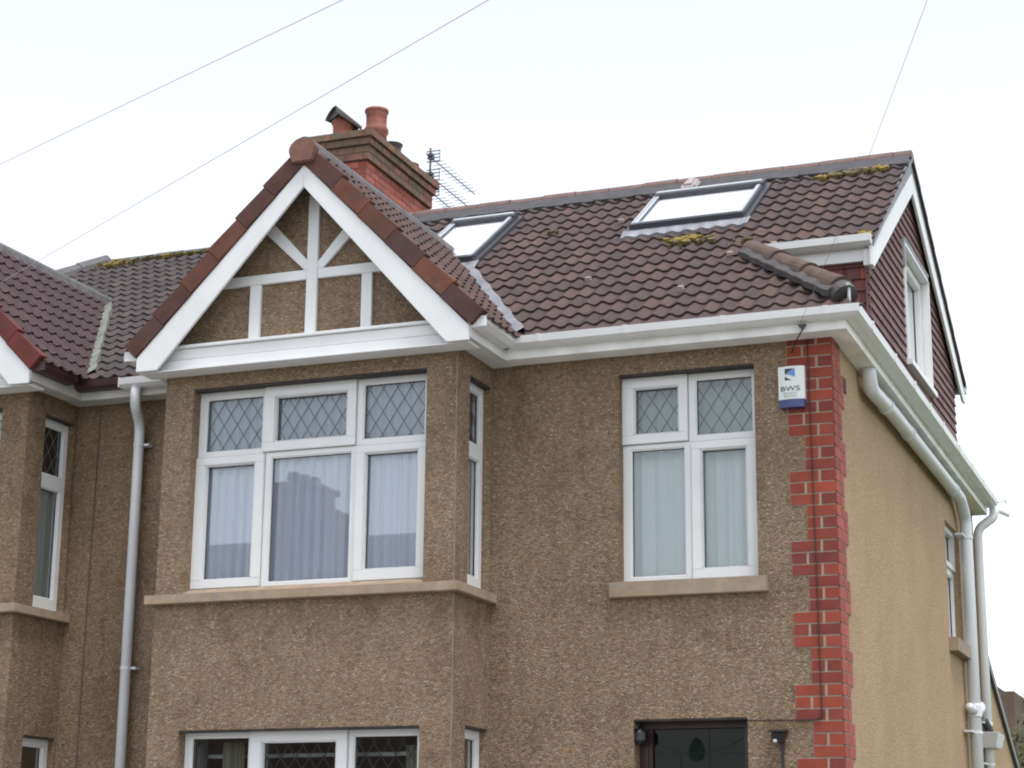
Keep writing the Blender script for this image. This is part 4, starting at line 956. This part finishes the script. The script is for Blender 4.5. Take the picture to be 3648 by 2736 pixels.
# ---------------------------------------------------------------- alarm box, lamp, cables
al = empty('alarm_box', (-.255, -.0, 4.715), 'white burglar alarm box with blue base, logo and lettering, mounted on the brick corner strip', 'alarm box')
ax0, ax1, az0, az1 = -.343, -.172, 4.572, 4.842; AF = -.062
m = MB(); n = 8
prof = [(ax0, -.004)] + [(ax0 + (ax1 - ax0) * k / n, AF + .014 * (2 * k / n - 1) ** 2 + (.0 if 0 < k < n else .0)) for k in range(n + 1)] + [(ax1, -.004)]
m.prism([(x, y, az0 + .052) for x, y in prof], (0, 0, az1 - az0 - .052)); m.build('case', M['bellw'], al)
m = MB(); m.prism([(x + (.006 if x < -.3 else (-.006 if x > -.2 else 0)), y + .002, az0) for x, y in prof], (0, 0, .0515)); m.build('base', M['bellb'], al)
def flat(pts, mat, name, y=None):
    m = MB()
    yy = lambda x: AF + .014 * (2 * (x - ax0) / (ax1 - ax0) - 1) ** 2 - .0012
    m.prism([(x, yy(x), z) for x, z in pts], (0, -.001, 0)); m.build(name, mat, al)
W_ = ax1 - ax0; H_ = az1 - az0
def bp(u, v): return (ax0 + W_ * u, az1 - H_ * v)
flat([bp(.27, .06), bp(.62, .06), bp(.30, .195), bp(.27, .195)], M['logo_dark'], 'emblem_dark')
flat([bp(.63, .065), bp(.66, .065), bp(.66, .27), bp(.60, .255), bp(.50, .225), bp(.40, .21), bp(.31, .205), ], M['logo_blue'], 'emblem_blue')
flat([bp(.27, .25), bp(.30, .26), bp(.38, .30), bp(.45, .325), bp(.56, .345), bp(.27, .345)], M['logo_dark'], 'emblem_dark')
def text(body, u, v, size, mat, name, sx=1.0):
    cu = bpy.data.curves.new(name, 'FONT'); cu.body = body; cu.size = size; cu.align_x = 'CENTER'; cu.extrude = .0006
    o = bpy.data.objects.new('tmp', cu); COL.objects.link(o)
    bpy.context.view_layer.update()
    dg = bpy.context.evaluated_depsgraph_get(); me = bpy.data.meshes.new_from_object(o.evaluated_get(dg)); bpy.data.objects.remove(o)
    me.materials.clear(); me.materials.append(mat)
    x, z = bp(u, v)
    for vv in me.vertices:
        X, Y, Z = vv.co; xx = x + X * sx; vv.co = (xx, AF + .014 * (2 * (xx - ax0) / W_ - 1) ** 2 - .0022 - Z, z + Y)
    t = bpy.data.objects.new(name, me); COL.objects.link(t); t.parent = al; t.location = -al.location
text('BWS', .46, .605, .044, M['letter_dark'], 'lettering', 1.45)
text('SECURITY', .47, .685, .015, M['letter_grey'], 'lettering', 1.5); text('SYSTEMS', .47, .755, .015, M['letter_grey'], 'lettering', 1.5)

lp = empty('security_lamp', (-.395, 0, 2.49), 'small black wall lamp with sensor between the porch door and brick corner strip', 'lamp')
m = MB(); m.hexa([(-.452, -.12, 2.515), (-.342, -.12, 2.515), (-.342, -.002, 2.522), (-.452, -.002, 2.522), (-.452, -.12, 2.528), (-.342, -.12, 2.528), (-.342, -.002, 2.536), (-.452, -.002, 2.536)]); m.build('hood', M['black'], lp, bevel=.004)
m = MB(); m.hexa([(-.425, -.075, 2.455), (-.365, -.075, 2.455), (-.365, -.004, 2.455), (-.425, -.004, 2.455), (-.436, -.105, 2.513), (-.352, -.105, 2.513), (-.352, -.004, 2.513), (-.436, -.004, 2.513)]); m.build('housing', M['black'], lp, bevel=.006)
m = MB(); m.lathe((-.412, -.088, 2.463), [(.001, -.012), (.010, -.008), (.014, 0), (.010, .01), (.001, .012)], 12); m.build('sensor', M['bellw'], lp, smooth=True)
m = MB(); m.tube([(-.385, -.010, 2.46), (-.385, -.010, .02)], .009, 8); m.build('conduit', M['black'], lp)
dl = empty('door_lantern', (-1.32, .08, 2.5), 'dark little lantern in the top left corner of the porch doorway', 'lamp')
m = MB(); m.box(-1.350, -1.325, .0, .06, 2.56, 2.575); m.lathe((-1.325, .05, 2.47), [(.03, 0), (.045, .02), (.045, .07), (.02, .10), (.006, .11)], 12); m.build('lantern_body', M['black'], dl)

def cable(name, pts, r_, mat, label, cat, group=None, sag=0):
    m = MB(); sp = []
    for a, b in zip(pts, pts[1:]):
        a, b = Vector(a), Vector(b)
        for k in range(12):
            t = k / 12; sp.append(a.lerp(b, t) - Vector((0, 0, sag * 4 * t * (1 - t))))
    sp.append(Vector(pts[-1])); m.tube(sp, r_, 6); o = m.build(name, mat, None, loc=tuple(Vector(pts[0]))); tag(o, label, cat, group); return o
cable('wall_cable', [(-.60, -.012, 2.597), (-.40, -.013, 2.592), (-.16, -.016, 2.594), (-.130, -.016, 2.61), (-.138, -.017, 3.6), (-.150, -.017, 4.6), (-.154, -.017, 5.02)], .0042, plain('dusty_cable', (.045, .022, .022), .7, .2, 5), 'thin black cable running from the porch door up the red brick corner strip', 'cable')
cable('wall_cable', [(-5.49, -.008, 5.0), (-5.50, -.008, 3.5), (-5.51, -.008, 1.5), (-5.51, -.008, .1)], .0038, plain('brown_cable', (.085, .06, .055), .8, .2, 5), 'dark painted cable down the recessed wall of the left-hand house', 'cable')
cable('wall_cable', [(-4.66, -.008, 4.98), (-4.675, -.008, 3.3), (-4.67, -.008, 2.4), (-4.67, -.008, .1)], .0038, plain('brown_cable_b', (.085, .06, .055), .8, .2, 5), 'dark cable in the shadow between the white downpipe and the bay', 'cable')
# overhead wires: pole to houses
cable('overhead_wire', [(-14.58, 3.32, 6.90), (-5.82, -1.0, 6.612), (-2.171, -2.8, 6.49), (9.5, -8.56, 6.10)], .0024, M['wire'], 'upper left thin overhead wire crossing the sky to the picture edge', 'wire', 'overhead wires')
cable('overhead_wire', [(-11.3, 1.54, 5.11), (-5.436, -1.0, 5.83), (-1.268, -2.8, 6.34), (12.0, -8.53, 7.96)], .0024, M['wire'], 'second overhead wire, running down from the sky to the left-hand tiled roof', 'wire', 'overhead wires')
dw = cable('overhead_wire', [(-.136, -.285, 5.052), (.60, -1.80, 5.48), (1.16, -3.0, 5.846), (6.27, -13.86, 9.12)], .0013, plain('drop_wire', (.26, .25, .27), .6, .1, 5), 'faint telephone wire dropping from the right-hand sky to the hook on the white eaves board', 'wire', 'overhead wires')
hk = empty('wire_hook', (-.136, -.19, 5.05), 'small dark hook holding the telephone wire on the white eaves board above the alarm box', 'hook')
m = MB(); m.prism([(-.170, -.195, 5.066), (-.112, -.195, 5.066), (-.142, -.195, 5.030)], (0, -.03, 0)); m.build('hook_plate', M['black'], hk)
m = MB(); m.tube([(-.142, -.20, 5.035), (-.19, -.15, 4.99), (-.26, -.01, 4.945)], .004, 6); m.build('wire_tail', M['cable'], hk)

# ---------------------------------------------------------------- ground and surroundings
m = MB(); m.box(-120, 120, -120, 200, -.3, 0); g = m.build('ground', M['grass'], None); tag(g, kind='structure')
m = MB(); m.box(-120, 120, -19, -12.8, .004, .010); g = m.build('road', M['asphalt'], None); tag(g, kind='structure')
m = MB(); m.box(-120, 120, -12.6, -10.6, .004, .12); m.box(-120, 120, -12.79, -12.61, .004, .13); g = m.build('pavement', M['paving'], None); tag(g, kind='structure')
m = MB(); m.box(-14, 9, -10.5, .5, .004, .03); g = m.build('front_drive', M['paving'], None); tag(g, kind='structure')
# house opposite, mirrored in the bay window
op = empty('house', (-12, -27, 0), 'dark roof and chimney of the house opposite, seen reflected in the bay window', 'house')
m = MB(); m.box(-30, -12, -33, -24, 0, 6.2); m.build('wall', M['far_brick'], op)
m = MB(); m.prism([(-30.3, -23.6, 6.1), (-30.3, -28.5, 9.25), (-30.3, -33.4, 6.1)], (18.0, 0, 0)); m.build('roof', M['opp_roof'], op)
m = MB(); m.box(-18.55, -17.6, -28.9, -27.6, 8.2, 10.3); m.box(-18.63, -17.52, -29.0, -27.5, 10.3, 10.42); m.box(-17.6, -17.1, -28.9, -27.8, 8.2, 9.8)
for k in range(3): m.lathe((-18.35 + k * .28, -28.2, 10.42), [(.16, 0), (.13, .35 - .08 * k), (.0, .35 - .08 * k)], 12)
m.build('chimney', M['opp_brick'], op)

# background at the lower right
bh = empty('brick_house', (-6, 30, 0), 'distant brown brick building glimpsed behind the white downpipes at the right edge', 'house')
m = MB(); m.box(-12, -2.16, 26, 34, 0, 5.22); m.box(-12, -2.62, 26.1, 34, 5.22, 5.36); m.build('wall', M['far_brick'], bh)
m = MB(); m.box(-12.2, -2.60, 25.9, 34, 5.36, 5.42); m.box(-3.0, -2.9, 27, 27.1, 5.42, 5.62); m.build('roof', M['far_roof'], bh)
m = MB(); m.box(-2.42, -2.22, 25.93, 25.99, 3.75, 4.35); m.build('window', M['lead_pale'], bh)
def foliage(name, mat, parent, c, rx, ry, rz, n, sz):
    m = MB()
    for k in range(n):
        u = Vector((random.gauss(0, 1), random.gauss(0, 1), random.gauss(0, 1))).normalized() * (rr() ** .35)
        lump = 1 + .22 * math.sin(u.x * 7 + u.z * 5) * math.cos(u.y * 6 - u.z * 4)
        p = Vector((c[0] + u.x * rx * lump, c[1] + u.y * ry * lump, c[2] + u.z * rz * lump)); a = Vector((random.gauss(0, 1), random.gauss(0, 1), random.gauss(0, 1))).normalized(); b = a.orthogonal().normalized(); s_ = sz * (.6 + .8 * rr())
        m.poly([p - a * s_, p + b * s_ * .5, p + a * s_, p - b * s_ * .5], .5 + .35 * math.sin(u.x * 9 + u.z * 8 + u.y * 4) * (.5 + rr() * .5) + (rr() - .5) * .3)
    return m.build(name, mat, parent, normals=False)
tr = empty('conifer_hedge', (0, 19, 0), 'green bushy evergreen in the bottom right corner beyond the extension', 'tree')
foliage('crown', M['leaf'], tr, (.7, 20.0, 2.8), 2.3, 1.3, 1.95, 12000, .045); foliage('crown', M['leaf'], tr, (-.85, 20.0, 2.5), 1.0, .9, 1.95, 11000, .04)
m = MB(); m.tube([(.35, 20, 0), (.35, 20, 2.4)], [.12, .06], 8); m.build('trunk', M['bark'], tr)
bt = empty('bare_tree', (0, 27, 0), 'leafless tree with fine grey twigs against the sky at the right edge', 'tree')
m = MB(); m.tube([(-1.5, 27, 0), (-1.5, 27, 2.5), (-1.55, 27, 4.3)], [.14, .10, .05], 8); m.build('trunk', M['bark'], bt)
m = MB()
def twig(p, d, L, r_, depth):
    q_ = p + d * L; m.tube([p, q_], [r_, r_ * .7], 4)
    if depth == 0: return
    for k in range(3):
        nd = (d + Vector((random.gauss(0, .38), random.gauss(0, .38), abs(random.gauss(0, .2))))).normalized(); twig(p + d * L * (.45 + .25 * k), nd, L * (.6 + .2 * rr()), r_ * .62, depth - 1)
for k in range(7):
    twig(Vector((-1.5 + .15 * random.gauss(0, 1), 27, 2.4 + .36 * k)), Vector((random.gauss(-.1, .4), random.gauss(0, .4), 1)).normalized(), .95, .018, 4)
m.build('twigs', M['bark'], bt)
